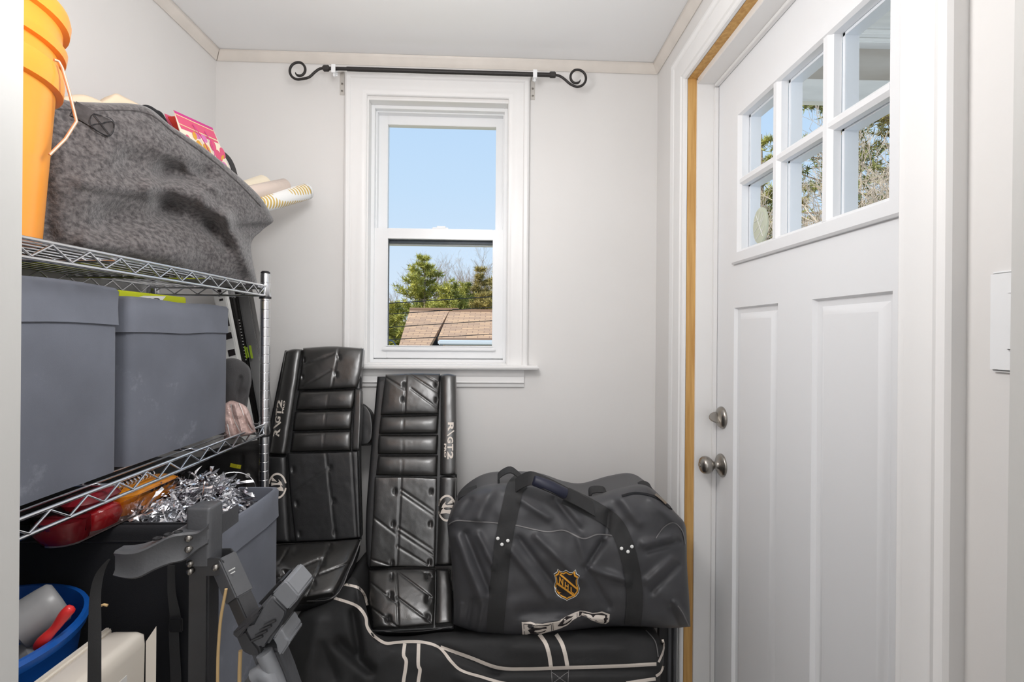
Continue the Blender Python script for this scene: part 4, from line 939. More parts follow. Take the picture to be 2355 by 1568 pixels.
st = [(1175, 1265, 1262, 1375, 9, .012), (1195, 1240, 1285, 1360, 8, -.012), (1235, 1235, 1335, 1330, 10, .012), (1347, 1304, 1386, 1245, 7, -.018), (1347, 1304, 1440, 1335, 9, .012), (1347, 1304, 1400, 1395, 8, -.010), (1330, 1235, 1350, 1300, 9, .008),
 (1050, 1235, 1105, 1375, 11, .014), (1072, 1228, 1125, 1360, 8, -.014), (1100, 1230, 1135, 1300, 8, .012), (1085, 1380, 1075, 1440, 6, -.010), (1110, 1390, 1100, 1450, 6, .010), (1060, 1390, 1055, 1440, 6, .008),
 (1480, 1250, 1545, 1235, 9, .010), (1488, 1268, 1560, 1246, 7, -.012), (1490, 1335, 1545, 1285, 9, .012), (1500, 1360, 1560, 1300, 8, -.010), (1552, 1385, 1586, 1438, 6, .014), (1540, 1400, 1560, 1440, 7, -.014),
 (1200, 1150, 1260, 1190, 9, .010), (1275, 1150, 1330, 1215, 9, -.010), (1130, 1130, 1100, 1190, 12, .010), (1080, 1150, 1055, 1190, 8, -.008), (1430, 1150, 1470, 1200, 14, .014), (1500, 1150, 1545, 1195, 10, .008), (1400, 1180, 1395, 1230, 9, -.012), (1200, 1410, 1330, 1400, 16, -.016), (1220, 1440, 1300, 1425, 8, .010), (1345, 1420, 1400, 1425, 7, .010)]
sk = inflate(rows, nb0, nbn, .135, .19, 150, 100, 4.5, 2.8, st, nz=.014, nzs=8, pb=4)
duf = sk.mb.build('duffel_bag', nylon_m, None, smooth=180)
tag(duf, 'black nylon duffel bag with gold shield emblem on top of the striped hockey bag', 'bag')
NB = [sk]
def st_(nm_, pts, w_, m_, off=.0015, th=.0012, par=duf): return stripe(MB(), NB, pts, w_, off, th).build(nm_, m_, par, smooth=60)
st_('piping', [(1032, 1206), (1051, 1197), (1100, 1199), (1142, 1202), (1185, 1207), (1254, 1222), (1297, 1219), (1340, 1238), (1376, 1228), (1420, 1233)], 2.6, pipe_m, .002)
st_('piping', [(1508, 1238), (1525, 1213), (1548, 1201), (1568, 1220), (1575, 1250)], 2.2, pipe_m, .002)
st_('piping', [(1558, 1392), (1570, 1410), (1584, 1438)], 2, pipe_m, .002)
z_ = st_('zipper', [(1430, 1141), (1460, 1134), (1492, 1138), (1520, 1150), (1545, 1172)], 5, blackfab_m, .002)
st_('zipper_pull', [(1505, 1138), (1520, 1150), (1530, 1160)], 5, nickel_m, .005, .002, z_)
ls = st_('strap', [(1198, 1108), (1184, 1125), (1176, 1159), (1165, 1208), (1155, 1265), (1147, 1347), (1140, 1430), (1139, 1452)], 40, web_m, .004, .003)
rs = st_('strap', [(1300, 1140), (1357, 1168), (1400, 1192), (1426, 1224), (1446, 1281), (1458, 1347), (1458, 1400), (1455, 1435)], 38, web_m, .004, .003)
for par, L in ((ls, [(1144.5, 1237), (1168, 1242), (1154, 1250.5)]), (rs, [(1429, 1260), (1452, 1255.5), (1443.5, 1267)])):
    for x, y in L:
        MB().lathe(onto(NB, x, y, .005), nbn, [(0, .0045), (.0012, .0042), (.002, .0025), (.0021, 0)], 14, False).build('rivet', pw_m, par, smooth=60)
# carrying handle with navy grip, raised over the top
H = [onto(NB, 1185, 1122, .01), PY(1205, 1104, 1.235), PY(1226, 1100, 1.215), PY(1262, 1115, 1.205), PY(1300, 1134, 1.215), PY(1335, 1152, 1.225), onto(NB, 1365, 1172, .008)]
MB().ribbon(catmull(H, 30), V((0, .012, .014)), .003).build('carry_handle', web_m, duf, smooth=60)
G0, G1 = PY(1227, 1104, 1.205), PY(1303, 1136, 1.205)
MB().tube([G0, G0.lerp(G1, .03), G0.lerp(G1, .5)+V((0, 0, .002)), G0.lerp(G1, .97), G1], [.011, .0135, .0145, .0135, .011], 14).build('padded_grip', navy_m, duf, smooth=60)
for pts in ([(1148, 1112), (1147, 1094), (1172, 1080), (1192, 1092), (1206, 1108)], [(1357, 1145), (1360, 1127), (1392, 1128), (1386, 1150), (1380, 1165)], [(1470, 1118), (1482, 1113), (1497, 1120), (1494, 1132)], [(1058, 1150), (1056, 1140), (1075, 1130), (1095, 1124)]):
    P = [PY(x, y, 1.33) for x, y in pts]; MB().ribbon(catmull(P, 16), V((0, .016, .004)), .003).build('webbing_loop', web_m, duf, smooth=60)
# shield emblem
def q3(L): return [(1190+x/8.713, 1290+y/8.713) for x, y in L]
SH = q3([(808, 145), (850, 190), (910, 205), (975, 165), (1050, 215), (1110, 215), (1158, 168), (1180, 245), (1243, 290), (1215, 350), (1215, 450), (1245, 540), (1225, 630), (1170, 700), (1080, 745), (1020, 765), (990, 792), (960, 765), (880, 735), (790, 680), (745, 610), (728, 500), (765, 400), (755, 320), (728, 245), (790, 205)])
cxs, cys = 1190+985/8.713, 1290+460/8.713
def shrink(L, k): return [(cxs+(x-cxs)*k, cys+(y-cys)*k) for x, y in L]
em = decal(MB(), NB, SH, .0020, 5).build('shield_emblem', pw_m, duf)
decal(MB(), NB, shrink(SH, .955), .0026, 5).build('dark_field', darkprint_m, em)
decal(MB(), NB, shrink(SH, .90), .0032, 5).build('gold_border', gold_m, em)
decal(MB(), NB, shrink(SH, .80), .0038, 5).build('dark_centre', darkprint_m, em)
mb = MB()
for a in (q3([(850, 250), (1200, 545)]), q3([(790, 415), (1150, 690)])): stripe(mb, NB, a, 4.0, .0044)
for txt, c in (('N', [(838, 430), (915, 480), (918, 350), (842, 290)]), ('H', [(945, 510), (1020, 565), (1022, 450), (950, 395)]), ('L', [(1060, 590), (1135, 650), (1120, 545), (1062, 490)])):
    letters(mb, NB, txt, quad(q3(c)), off=.0046, offset=.03)
mb.build('gold_lettering', gold_m, em)
# maker's patch
pa = decal(MB(), NB, q3([(85, 1210), (270, 1218), (360, 1255), (500, 1255), (640, 1225), (800, 1200), (900, 1160), (1010, 1090), (1130, 1030), (1250, 985), (1225, 1110), (1100, 1180), (1000, 1270), (850, 1340), (700, 1385), (500, 1440), (350, 1445), (250, 1440), (150, 1470), (100, 1470)]), .0022, 6)
decal(pa, NB, q3([(1255, 985), (1350, 990), (1500, 1030), (1600, 1020), (1690, 1000), (1850, 1055), (1830, 1200), (1770, 1245), (1640, 1230), (1480, 1170), (1380, 1110), (1290, 1090), (1235, 1110)]), .0022, 6)
pa = pa.build('white_patch', white_m, duf)
mb = decal(MB(), NB, q3([(215, 1370), (300, 1330), (470, 1320), (580, 1300), (582, 1340), (500, 1345), (430, 1365), (350, 1375), (330, 1400), (400, 1418), (480, 1400), (580, 1365), (540, 1400), (450, 1430), (350, 1440), (260, 1435)]), .0028, 6)
decal(mb, NB, q3([(800, 1285), (860, 1210), (980, 1110), (1080, 1100), (1125, 1085), (1080, 1125), (1020, 1150), (940, 1190), (905, 1240), (960, 1235), (1040, 1180), (1110, 1130), (1060, 1195), (980, 1250), (900, 1285), (830, 1290)]), .0028, 6)
decal(mb, NB, q3([(1240, 1000), (1350, 1010), (1500, 1050), (1690, 1030), (1800, 1070), (1780, 1210), (1730, 1235), (1560, 1190), (1400, 1115), (1310, 1080), (1230, 1098)]), .0028, 6)
for L in ([(130, 1250), (350, 1285)], [(350, 1285), (600, 1275), (665, 1245)], [(128, 1250), (145, 1465)], [(675, 1245), (685, 1385)], [(708, 1230), (715, 1370)], [(1195, 1040), (1195, 1130)]): stripe(mb, NB, q3(L), 1.3, .0028)
mb.build('black_lettering', darkprint_m, pa)
decal(MB(), NB, q3([(1290, 1035), (1460, 1070), (1510, 1128), (1560, 1068), (1750, 1080), (1750, 1125), (1725, 1140), (1730, 1222), (1570, 1180), (1592, 1155), (1530, 1180), (1460, 1135), (1390, 1100), (1330, 1080), (1280, 1078), (1300, 1058)]), .0036, 6).build('white_letter', white_m, pa)
# dark ribbed strip between bags and casing
t = empty('ribbed_panel', PY(1545, 1500, 1.47), 'dark grey ribbed upright panel between the hockey bag and door casing', 'panel')
mb = MB().box(.492, .548, 1.452, 1.468, 0.002, .44); mb.build('board', black_m, t, bevel=.002)
for x in (.524, .541): box('rib', rack_m, t, x-.005, x+.005, 1.446, 1.452, .004, .438, .002)
# ================================================================== FOLDING BIKE RACK
RY = .80
rk = empty('bike_rack', PY(455, 1400, RY), 'dark grey folding bike rack with clamp and straps in front of the shelving', 'bike rack')
def slab(pts, Y, th, bev=.002, mb=None, tilt=0):
    mb = mb or MB(); a = [PY(x, y, Y+tilt*(x-pts[0][0])) for x, y in pts]; mb.rings([a, [p+V((0, th, 0)) for p in a]]); return mb
pL, pR_ = PY(431, 1400, RY), PY(478, 1400, RY)
pw_ = (pR_.x-pL.x)
box('upright_tube', rackd_m, rk, pL.x, pR_.x, RY, RY+pw_, .02, PY(450, 1235, RY).z, .003)
cL, cR_ = PY(425, 1200, RY-.004), PY(482, 1200, RY-.004)
mb = MB(); zt, zb = PY(450, 1168, RY).z, PY(450, 1300, RY).z
xm, hw = (cL.x+cR_.x)/2, (cR_.x-cL.x)/2; ym = RY+pw_/2
mb.rings([rrect(xm, ym, hw, hw, .006, zb), rrect(xm, ym, hw, hw, .006, zt-.004), rrect(xm, ym, hw*.95, hw*.95, .005, zt-.001), rrect(xm, ym, hw*.88, hw*.88, .004, zt)])
mb.build('top_cap', rack_m, rk, smooth=40)
# curved arm
top = [(261, 1268), (290, 1270), (319, 1266), (355, 1250), (391, 1232), (424, 1226), (455, 1222), (478, 1205)]
bot = [(262, 1326), (285, 1332), (308, 1330), (362, 1312), (400, 1298), (420, 1290), (465, 1266), (482, 1252)]
bk = [.022, .030, .045, .055, .070, .095, .098, .096]
ys_ = [.745, .748, .752, .762, .772, .782, .790, .795]
A1 = catmull([V((x, y, Y)) for (x, y), Y in zip(top, ys_)], 30); A2_ = catmull([V((x, y, Y)) for (x, y), Y in zip(bot, ys_)], 30); A3_ = catmull([V((k_, 0, 0)) for k_ in bk], 30)
R = []
for a, b_, k_ in zip(A1, A2_, A3_):
    ft, fb = PY(a.x, a.y, a.z), PY(b_.x, b_.y, b_.z); d = V((-.02, 1, 0)).normalized()*k_.x
    ft2 = V((ft.x, ft.y, ft.z)); fb2 = V((ft.x, ft.y, fb.z))
    R.append([fb2+V((0, .002, 0)), fb2+d, ft2+d+V((0, 0, -.003)), ft2+d*.95, ft2+V((0, .003, 0)), ft2-V((0, 0, .003)), ft2-V((0, -.003, .009)), fb2-V((0, -.003, -.009)), fb2-V((0, .001, -.003))])
arm = MB().rings(R).build('support_arm', rack_m, rk, smooth=40)
for px, py in ((362, 1238), (387, 1229), (410, 1223)):
    c = PZ(px, py, R[15][4].z+.0005); 
    kidx = min(range(30), key=lambda i: abs(A1[i].x-px)); c = PZ(px, py, R[kidx][4].z)
    MB().lathe(c, (0, 0, 1), [(-.001, .0065), (.0012, .0065), (.0016, .0055), (.0008, .004), (-.0005, 0)], 20, False).build('arm_hole', black_m, arm, smooth=40)
for px, py in ((433, 1238), (433, 1263), (437, 1296), (437, 1314), (495.6, 1305)):
    b_ = MB().lathe(PY(px, py, .7855 if px < 440 and py < 1280 else .7945), (0, -1, 0), [(-.006, .0052), (.002, .0052), (.0035, .004), (.0042, 0)], 16, False).build('bolt', nickel_m, rk, smooth=50)
slab([(449, 1283), (505, 1284), (514, 1292), (517, 1306), (511, 1320), (500, 1324), (449, 1326)], RY-.003, .004, ).build('hinge_plate', rackd_m, rk, bevel=.0008)
slab([(475, 1263), (530, 1262), (538, 1272), (534, 1292), (510, 1292), (475, 1283)], RY+.034, .004).build('hinge_plate', rackd_m, rk, bevel=.0008)
e0, e1_ = PY(512, 1284, RY+.016), PY(582, 1440, RY-.012)
MB().beam(e0, e0.lerp(e1_, .58), .033, .030, V((.9, -.45, 0))).build('folding_arm', rack_m, rk, bevel=.002)
MB().beam(e0.lerp(e1_, .5), e1_+(e1_-e0)*.25, .028, .026, V((.9, -.45, 0))).build('inner_arm', rackd_m, rk, bevel=.002)
mb = MB(); 
for off in (0, 5): stripe_ = None
sp = PY(531, 1313, RY-.004)
for k_ in (-.003, .003): MB().beam(sp+V((-.005, 0, -.004+k_)), sp+V((.007, -.001, .003+k_)), .0018, .001, V((0, 0, 1))).build('painted_mark', pw_m, rk)
# clamp body
cb = slab([(595, 1400), (624, 1366), (662, 1404), (659, 1420), (646, 1443), (626, 1468), (612, 1490), (592, 1494), (575, 1480), (560, 1450), (563, 1435), (580, 1430)], RY-.05, .05).build('clamp_body', rack_m, rk, bevel=.005, seg=3)
slab([(624, 1366), (653, 1336), (660, 1337), (687, 1368), (686, 1378), (662, 1404)], RY-.062, .058).build('clamp_jaw', racklight_m, rk, bevel=.004, seg=3)
slab([(653, 1336), (597, 1396), (590, 1392), (645, 1334)], RY-.045, .04).build('jaw_pad', black_m, rk, bevel=.003)
slab([(660, 1404), (687, 1372), (690, 1380), (668, 1412), (652, 1436), (646, 1440)], RY-.05, .045).build('jaw_pad', black_m, rk, bevel=.003)
slab([(532, 1457), (560, 1438), (590, 1408), (596, 1405), (595, 1414), (566, 1446), (548, 1470), (540, 1466)], RY-.060, .05).build('clamp_flange', rackd_m, rk, bevel=.002)
slab([(540, 1462), (566, 1448), (578, 1470), (596, 1492), (600, 1512), (572, 1508), (556, 1500)], RY-.052, .045).build('ratchet_housing', rackd_m, rk, bevel=.003)
for k_ in range(4):
    a = PY(578+k_*10, 1474-k_*12, RY-.052); b_ = PY(604+k_*10, 1462-k_*12, RY-.052)
    MB().tube([a, b_], .0022, 8).build('clamp_ridge', rackd_m, rk, smooth=60)
kn = [(626, 1470), (644, 1444), (652, 1452), (658, 1466), (666, 1472), (665, 1482), (646, 1510), (638, 1506), (634, 1484)]
slab(kn, RY-.06, .05).build('clamp_lever', racklight_m, rk, bevel=.005, seg=3)
slab([(574, 1504), (600, 1494), (640, 1494), (662, 1550), (700, 1660), (640, 1660), (600, 1568)], RY-.045, .03).build('lower_arm', rack_m, rk, bevel=.004)
MB().tube([PY(608, 1500, RY-.052), PY(632, 1556, RY-.052), PY(670, 1660, RY-.052)], .012, 14).build('lower_tube', racklight_m, rk, smooth=60)
MB().tube([PY(590, 1555, RY-.055), PY(600, 1545, RY-.055), PY(620, 1552, RY-.055), PY(640, 1600, RY-.055)], .014, 14).build('lower_tube', racklight_m, rk, smooth=60)
MB().tube(catmull([PY(520, 1354, RY-.02), PY(516, 1375, RY-.02), PY(508, 1420, RY-.02), PY(504, 1463, RY-.02), PY(501, 1520, RY-.02), PY(500, 1640, RY-.02)], 20), .0024, 8).build('tie_cord', tan_m, rk, smooth=60)
MB().tube([PY(553, 1496, RY-.01), PY(551, 1540, RY-.01), PY(549, 1640, RY-.01)], .0030, 8).build('tie_cord', tan_m, rk, smooth=60)
# straps
def strap(name, pts, hw, Y, label=None, par=rk):
    c = catmull([V((x, y, w_)) for (x, y), w_ in zip(pts, hw)], 30)
    R = []
    for q in c:
        a, b_ = PY(q.x-q.z, q.y, Y), PY(q.x+q.z, q.y, Y+.006); R.append([a, b_, b_+V((0, .0015, 0)), a+V((0, .0015, 0))])
    return MB().rings(R).build(name, web_m, par, smooth=60)
strap('strap', [(250, 1286), (236, 1305), (225, 1330), (218, 1370), (217, 1435), (216, 1568), (216, 1680)], [2, 6, 10, 12, 14, 15, 16], .60)
s2 = strap('strap', [(393, 1300), (394, 1362), (402, 1417), (399, 1453), (404, 1568), (404, 1680)], [8, 9, 12, 11, 12, 12], .84)
MB().obox(PY(405, 1437, .835), (.011, 0, 0), (0, .003, 0), (0, 0, .012)).build('buckle', black_m, s2, bevel=.002)
MB().tube([PY(232, 1393, .61), PY(238, 1390, .61), PY(247, 1392, .61)], .0016, 6).build('tie_end', tan_m, rk, smooth=60)
# ================================================================== BLUE BASIN AND CONTENTS
B0 = V((-.792, .700, ZTH+.003))
t = empty('basin', B0, 'deep blue plastic basin at the lower left beside the jamb', 'basin')
ZR = .865
H_ = ZR-ZTH-.003
MB().lathe(B0, (0, 0, 1), [(0, 0), (0, .10), (.006, .106), (H_*.85, .147), (H_-.02, .150), (H_-.018, .157), (H_-.006, .161), (H_, .158), (H_, .152), (H_-.02, .146), (H_*.8, .142), (.01, .10), (.01, 0)], 64, False).build('body', bluep_m, t, smooth=40)
g = empty('plastic_canister', PY(95, 1400, .74), 'frosted grey plastic canister lying in the blue basin', 'container')
a, b_ = PY(30, 1450, .72), PY(142, 1378, .76)
MB().tube([a, a.lerp(b_, .05), a.lerp(b_, .7), a.lerp(b_, .93), b_, b_+(b_-a)*.02], [.028, .034, .034, .033, .028, .0], 20).build('body', frost_m, g, smooth=60)
MB().tube([a+V((0, 0, -.055)), (a.lerp(b_, .8))+V((0, -.02, -.055))], [.022, .024], 18).build('lower_body', frost_m, g, smooth=60)
c = catmull([PY(84, 1492, .70), PY(104, 1468, .70), PY(128, 1442, .705), (PY(150, 1412, .71)), PY(168, 1394, .715)], 20)
tag(MB().tube(c, [.0035, .006, .0075, .008, .008, .0075, .007, .0065, .006, .006, .0062, .0066, .007, .0074, .0077, .0078, .0078, .0074, .006, .002], 16).build('brush_handle', redp_m, None, smooth=60), 'red plastic handle sticking up in the blue basin', 'brush')
# white box with barcode label
t = empty('card_box', (-.59, .69, ZTH), 'cream white plastic box with barcode label below the blue basin', 'box')
mb = MB()
def wring(z, g): return rrect(-.588, .635, .027+g, .140+g, .008, z, 5)
mb.rings([wring(ZTH+.004, -.004), wring(ZTH+.012, 0), wring(.812, .002), wring(.827, .001), wring(.833, -.004), wring(.835, -.010)]).build('body', whitep_m, t, smooth=50)
mb = MB().box(-.625, -.613, .50, .778, .822, .838); mb.build('rim', whitep_m, t, bevel=.004)
MB().add([V((-.560, .775, .60)), V((-.550, .784, .60)), V((-.550, .784, .834)), V((-.560, .775, .815))], [(0, 1, 2, 3)]).build('side_flap', whitep_m, t)
lb = box('label', paper_m, t, -.5605, -.5585, .52, .735, .60, .79)
for i, y in enumerate([.62, .628, .633, .641, .65, .655, .664, .67, .678, .685, .69, .70, .712, .718, .726, .735, .75, .757]):
    box('bar', darkprint_m if i in (3, 9, 15) else pipe_m, lb, -.5586, -.5582, y-.04, y-.04+(.0015 if i % 3 else .003), .62, .778)
# ================================================================== OUTDOORS
grass_m = mat('spring_grass', (178, 166, 122), .95, var=.25, vscale=1.5)
GZ = -1.6
S(MB().box(-60, 80, 2.4, 90, GZ-.2, GZ).build('lawn', grass_m))
bark_m = mat('grey_bark', (158, 140, 122), .9, bump=.5, bscale=30, var=.2, vscale=6)
twig_m = mat('bare_twigs', (178, 158, 140), .9, var=.2, vscale=2)
def needle_m(name, c1, c2):
    m = mat(name, c1, .75, col2=c2, vscale=1.3); return m
ndl = [needle_m('pine_needles', (196, 190, 92), (132, 136, 62)), needle_m('olive_needles', (188, 168, 96), (134, 124, 74)), needle_m('blue_green_needles', (166, 164, 92), (96, 106, 66))]
def dirv(px, dist): d = ray(px, 766); d = V((d.x, d.y, 0)).normalized(); return V((d.x*dist, d.y*dist, 0))
def bough(mb, p, d, L, r, depth, rnd, spread, tips, lift=.25):
    n = 4; pts = [p]; q = p.copy(); dd = d.copy()
    for k in range(n):
        dd = (dd+V((rnd.gauss(0, .12), rnd.gauss(0, .12), rnd.gauss(0, .08)+lift*.12))).normalized(); q = q+dd*L/n; pts.append(q.copy())
    mb.tube(pts, [max(.003, r*(1-.6*k/n)) for k in range(n+1)], 4 if depth < 2 else 5, False)
    if depth <= 0: tips.append((pts[2], dd)); tips.append((q, dd)); return
    for k in range(rnd.choice((2, 3, 3))):
        j = rnd.choice((2, 3, 4)) if k else 4
        nd = (dd+V((rnd.uniform(-1, 1), rnd.uniform(-1, 1), rnd.uniform(-.5, .9)))*spread).normalized()
        bough(mb, pts[j], nd, L*rnd.uniform(.55, .8), r*.55, depth-1, rnd, spread, tips, lift)
def bare_tree(label, base, h, seed, depth=6, spread=.6, m_=None, group='bare trees outdoors'):
    rnd = random.Random(seed); t = empty('bare_tree', base, label, 'tree', group)
    tr = MB(); top_ = base+V((rnd.uniform(-.2, .2), 0, h*.3)); r0 = h*.016
    tr.tube([base, base.lerp(top_, .5)+V((rnd.uniform(-.1, .1), 0, 0)), top_], [r0*1.3, r0, r0*.85], 8)
    tr.build('trunk', bark_m, t, smooth=60)
    mb = MB(); tips = []
    for k in range(5):
        a = k*1.256+rnd.random(); bough(mb, top_-V((0, 0, h*.03*k)), V((math.cos(a)*.55, math.sin(a)*.55, 1)).normalized(), h*.24, r0*.7, depth-1, rnd, spread, tips)
    o = mb.build('twigs', m_ or twig_m, t, kind='stuff'); return t
def pine(label, base, h, wid, seed, m_, whorls=13, dens=1.0, needle=.28, start=.25, up_=.35, group='evergreens outdoors', nw=.021):
    rnd = random.Random(seed); t = empty('pine_tree', base, label, 'tree', group)
    MB().tube([base, base+V((.05, 0, h*.5)), base+V((0, 0, h*.97))], [h*.018, h*.012, .01], 8).build('trunk', bark_m, t, smooth=60)
    br = MB(); nd = MB()
    for wv_ in range(whorls):
        f = start+(1-start)*wv_/whorls; z = h*f; L0 = wid*(1-f)**.75+.15*wid*(1-f)
        for k in range(6):
            a = rnd.uniform(0, 6.28); L = L0*rnd.uniform(.6, 1.15); d = V((math.cos(a), math.sin(a), up_*rnd.uniform(-.3, 1.2)))
            P = [base+V((0, 0, z))]
            for s_ in range(4): P.append(P[-1]+d*L/4); d = d+V((0, 0, .13))
            br.tube(P, [.04*L/wid+.012, .03*L/wid+.008, .012, .008, .004], 4, False)
            for c_ in range(int(L/wid*34*dens)+3):
                u = rnd.uniform(.25, 1)*3.99; i_ = int(u); c = P[i_].lerp(P[i_+1], u-i_)+V((rnd.gauss(0, 1), rnd.gauss(0, 1), rnd.gauss(0, .6)))*L*.09
                for n_ in range(9):
                    e = V((rnd.gauss(0, 1), rnd.gauss(0, 1), rnd.gauss(.5, .8))).normalized(); s2 = e.cross(V((rnd.gauss(0, 1), rnd.gauss(0, 1), rnd.gauss(0, 1)))).normalized()*nw
                    b0 = len(nd.v); nd.v += [c-s2, c+s2, c+e*needle]; nd.f.append((b0, b0+1, b0+2))
    br.build('branches', bark_m, t, kind='stuff'); nd.build('needles', m_, t, kind='stuff')
    return t
def tz(py, dist): return ZC+(770-py)/F*dist
def gb(px, dist): v = dirv(px, dist); v.z = GZ; return v
# beyond the window
pine('yellow green pine with upswept boughs left in the lower window pane', gb(975, 24), tz(588, 24)-GZ, 2.6, 3, ndl[0], dens=1.6)
pine('low dense pine at the left edge of the lower window pane', gb(905, 21), tz(700, 21)-GZ, 1.5, 5, ndl[0], dens=1.6, start=.1)
pine('olive evergreen behind the brown roof at the right of the window', gb(1105, 27), tz(612, 27)-GZ, 1.9, 8, ndl[1], dens=1.3)
pine('ragged evergreen at the right edge of the lower window pane', gb(1150, 25), tz(585, 25)-GZ, 1.6, 9, ndl[1], dens=.7)
pine('broad low evergreen directly behind the brown roof ridge', gb(1035, 23), tz(655, 23)-GZ, 2.8, 12, ndl[0], dens=1.3, start=.3)
bare_tree('tall bare tree rising behind the evergreens in the window', gb(1050, 30), tz(560, 30)-GZ, 21, 7)
bare_tree('bare tree between the pine and the left window edge', gb(935, 30), tz(625, 30)-GZ, 22, 6)
bare_tree('bare tree behind the olive evergreen seen through the window', gb(1100, 32), tz(590, 32)-GZ, 24, 6)
pine('mid green pine between the window pine and the olive evergreen', gb(1070, 26), tz(650, 26)-GZ, 2.4, 14, ndl[0], dens=1.4, start=.2)
pine('olive bush like evergreen low behind the roof at the right window edge', gb(1120, 23), tz(672, 23)-GZ, 2.2, 15, ndl[1], dens=1.3, start=.2)
bare_tree('fine twigged bare tree above the roof ridge in the window', gb(1015, 28), tz(585, 28)-GZ, 27, 7)
bare_tree('bare tree leaning over the right half of the window view', gb(1085, 29), tz(575, 29)-GZ, 28, 7)
# neighbouring house
shin = bpy.data.materials.new('brown_shingles'); shin.use_nodes = True; n = shin.node_tree; bs_ = n.nodes['Principled BSDF']; bs_.inputs['Roughness'].default_value = .95
tcn = n.nodes.new('ShaderNodeTexCoord'); bk_ = n.nodes.new('ShaderNodeTexBrick'); n.links.new(tcn.outputs['Object'], bk_.inputs[0]); n.links.new(bk_.outputs[0], bs_.inputs['Base Color'])
bk_.inputs['Scale'].default_value = 1; bk_.inputs['Brick Width'].default_value = .34; bk_.inputs['Row Height'].default_value = .13; bk_.inputs['Mortar Size'].default_value = .012; bk_.inputs['Color1'].default_value = rgb(200, 164, 130); bk_.inputs['Color2'].default_value = rgb(172, 142, 118); bk_.inputs['Mortar'].default_value = rgb(150, 122, 102)
bmpn = n.nodes.new('ShaderNodeBump'); bmpn.inputs['Strength'].default_value = .6; bmpn.inputs['Distance'].default_value = .02; n.links.new(bk_.outputs['Fac'], bmpn.inputs['Height']); bmpn.invert = True; n.links.new(bmpn.outputs[0], bs_.inputs['Normal'])
hs = empty('house', V((-1.5, 15, GZ)), 'neighbouring house with brown shingle roof and pale gutter beyond the window', 'house')
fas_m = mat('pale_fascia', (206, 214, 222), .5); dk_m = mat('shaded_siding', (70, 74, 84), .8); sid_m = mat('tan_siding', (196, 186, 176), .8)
def roof(pts, th=.12):
    a = [V(p) for p in pts]; return MB().rings([[p-V((0, 0, th)) for p in a], a])
r1 = PY(943, 711, 16); r2 = PY(1034, 713, 16)
def below(p, px, Y): q = PY(px, 766, Y); return q
zr_ = r1.z; e1_ = PY(912, 812, 12.6); e2_ = PY(978, 812, 12.6)
roof([e1_, e2_, r2, r1]).build('roof', shin, hs)
roof([V((r1.x, 16, zr_)), V((r2.x, 16, zr_)), V((r2.x, 19.4, e1_.z)), V((r1.x, 19.4, e1_.z))]).build('roof', shin, hs)
q1 = PY(1034, 714, 15.98); q2 = PY(1300, 716, 15.98); g1_ = PY(1007, 777, 13.7); g2_ = PY(1330, 777, 13.7)
roof([g1_, g2_, V((g2_.x, 15.98, q1.z)), V((q1.x, 15.98, q1.z))]).build('roof', shin, hs)
MB().box(r1.x, r2.x+.3, 15.9, 16.1, zr_-.02, zr_+.05).build('ridge_cap', shin, hs)
MB().box(q1.x+.1, g2_.x, 15.9, 16.1, q1.z-.02, q1.z+.05).build('ridge_cap', shin, hs)
MB().box(g1_.x+.02, g2_.x, 13.52, 13.70, g1_.z-.19, g1_.z-.05).build('gutter', fas_m, hs, bevel=.03)
MB().box(g1_.x+.2, g2_.x, 13.75, 15.9, GZ, g1_.z-.02).build('wall', sid_m, hs)
MB().box(g1_.x+.35, g1_.x+1.6, 13.72, 13.76, g1_.z-1.4, g1_.z-.3).build('window', dk_m, hs)
MB().box(g1_.x+5.0-1.7, g1_.x+6.4, 13.72, 13.76, g1_.z-1.4, g1_.z-.3).build('window', dk_m, hs)
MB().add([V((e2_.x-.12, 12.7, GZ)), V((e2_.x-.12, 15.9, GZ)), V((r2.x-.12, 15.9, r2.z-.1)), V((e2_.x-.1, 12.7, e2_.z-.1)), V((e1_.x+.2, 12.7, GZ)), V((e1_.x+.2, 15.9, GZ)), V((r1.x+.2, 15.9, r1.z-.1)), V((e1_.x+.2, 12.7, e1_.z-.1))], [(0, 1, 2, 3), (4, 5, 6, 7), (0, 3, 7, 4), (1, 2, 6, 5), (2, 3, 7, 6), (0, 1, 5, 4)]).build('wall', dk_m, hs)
# power lines
for i, (a, b_, lab) in enumerate((((820, 702), (1230, 676), 'topmost black power line across the trees in the window'), ((820, 727), (1230, 700), 'second black power line crossing at the roof ridge in the window'), ((820, 757), (1230, 731), 'third black power line crossing the brown roof in the window'), ((820, 785), (1100, 770), 'lowest black power line over the left roof slope in the window'))):
    A, B = PY(*a, 9), PY(*b_, 11); D_ = (B-A)
    tag(MB().tube([A-D_*6, A, B, B+D_*6], .008 if i else .010, 5).build('power_line', black_m), lab, 'power line', 'power lines beyond the window')
MB_c = MB().tube(catmull([PY(885, 784, 3), PY(900, 783, 3), PY(908, 790, 3), PY(913, 803, 3)], 14), .0035, 6).build('cable_loop', mat('blue_cable', (60, 74, 100), .5)); tag(MB_c, 'dark blue cable loop outside the lower left corner of the window', 'cable')
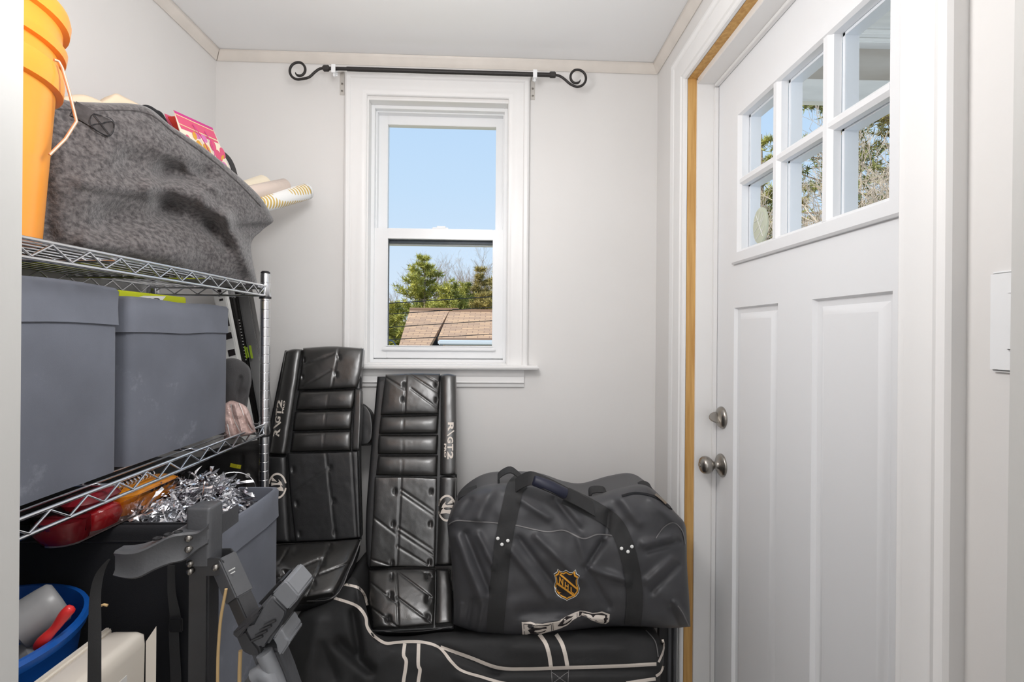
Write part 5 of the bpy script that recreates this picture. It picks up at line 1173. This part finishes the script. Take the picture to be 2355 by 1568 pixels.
# porch roof outside the door
pb_m = mat('porch_white', (244, 241, 235), .7, var=.06, vscale=2.5, stretch=(1, 8, 8)); pg_m = mat('porch_grey_board', (206, 198, 188), .8, col2=(160, 144, 124), vscale=1.6, stretch=(.6, 3, 3))
pr_ = empty('porch_roof', V((2, 1.6, 2.2)), 'white beam and board ceiling of the covered porch outside the door panes', 'porch roof')
PYB = 2.02; zA = PY(1900, 232, PYB).z; zB = PY(1900, 181, PYB).z; zC = PY(1900, 106, PYB).z; zD = PY(1900, 84, PYB).z
MB().box(.75, 5.2, PYB, PYB+.045, zA, zB).build('beam', pb_m, pr_, bevel=.004)
MB().box(.75, 5.2, PYB+.012, PYB+.045, zB, zC).build('frieze_board', pg_m, pr_)
MB().box(.75, 5.2, PYB-.035, PYB+.05, zC, zC+.02).box(.75, 5.2, PYB-.06, PYB+.05, zC+.02, zD).build('crown_board', pb_m, pr_, bevel=.004)
MB().box(.74, 5.4, -1.5, PYB+.25, zD, zD+.06).build('ceiling_board', pb_m, pr_)
# trees beyond the door
def tzd(py, dist): return ZC+(770-py)/F*dist*1.0
def gd(px, dist): v = dirv(px, dist); return V((v.x, v.y, GZ))
def fdist(px, d): return d*math.cos(math.atan((px-CX)/F))
for px, dist, py, wid, seed, m_, lab, de in (
 (1748, 13, 285, 1.6, 31, ndl[0], 'pine with sunlit yellow green boughs in the leftmost door panes', 1.3),
 (1935, 12, 60, 3.0, 32, ndl[2], 'tall dark evergreen spreading across the middle door panes', 1.0),
 (2060, 14, 20, 3.0, 33, ndl[1], 'olive evergreen beyond the right hand door panes', 1.2),
 (1830, 15, 400, 2.2, 34, ndl[1], 'lower olive evergreen in the lower middle door pane', 1.1)):
    pine(lab, gd(px, dist), tz(py, fdist(px, dist))-GZ, wid, seed, m_, whorls=15, dens=de, needle=.16, start=.12, up_=.15, nw=.014)
tw2 = mat('pale_twigs', (206, 190, 172), .9, var=.15, vscale=2)
for px, dist, py, seed, lab in ((1860, 10, 330, 41, 'pale bare tree in the lower middle door pane'), (1990, 9.5, 200, 42, 'pale bare tree in the lower right door pane'), (1740, 11, 400, 43, 'pale bare tree in the lower left door pane'), (2100, 11, 150, 44, 'bare tree partly hidden by the near door jamb')):
    bare_tree(lab, gd(px, dist), tz(py, fdist(px, dist))-GZ, seed, 7, .65, tw2)
bare_tree('far bare tree between evergreens beyond the door', gd(1900, 18), 8, 46, 7, .6)
# oval ornament hanging in the lower left door pane
oc = PX(1743, 519, XD-.004)
t = empty('hanging_ornament', oc, 'pale oval glass ornament with leaf lines on the lower left door pane', 'ornament')
orn_m = mat('pale_green_glass', (200, 206, 186), .35)
R = [[V((XD-.0+dx, oc.y+.032*k_*math.cos(a), oc.z+.047*k_*math.sin(a))) for a in [2*math.pi*i/36 for i in range(36)]] for dx, k_ in ((.006, 1), (.002, 1), (.0, .96), (-.001, .8))]
MB().rings(R).build('disc', orn_m, t, smooth=40)
for a, b_ in (((-.018, -.03), (.014, .03)), ((.0, -.01), (-.022, .018)), ((.002, 0), (.022, -.012)), ((-.008, -.018), (.014, -.034)), ((.006, .012), (-.006, .036)), ((.008, .016), (.022, .014)), ((-.012, -.02), (-.024, -.006)), ((-.004, .004), (-.018, .03))):
    MB().tube([V((XD-.0015, oc.y+a[0], oc.z+a[1])), V((XD-.0015, oc.y+b_[0], oc.z+b_[1]))], .0009, 5).build('leaf_line', pw_m, t)
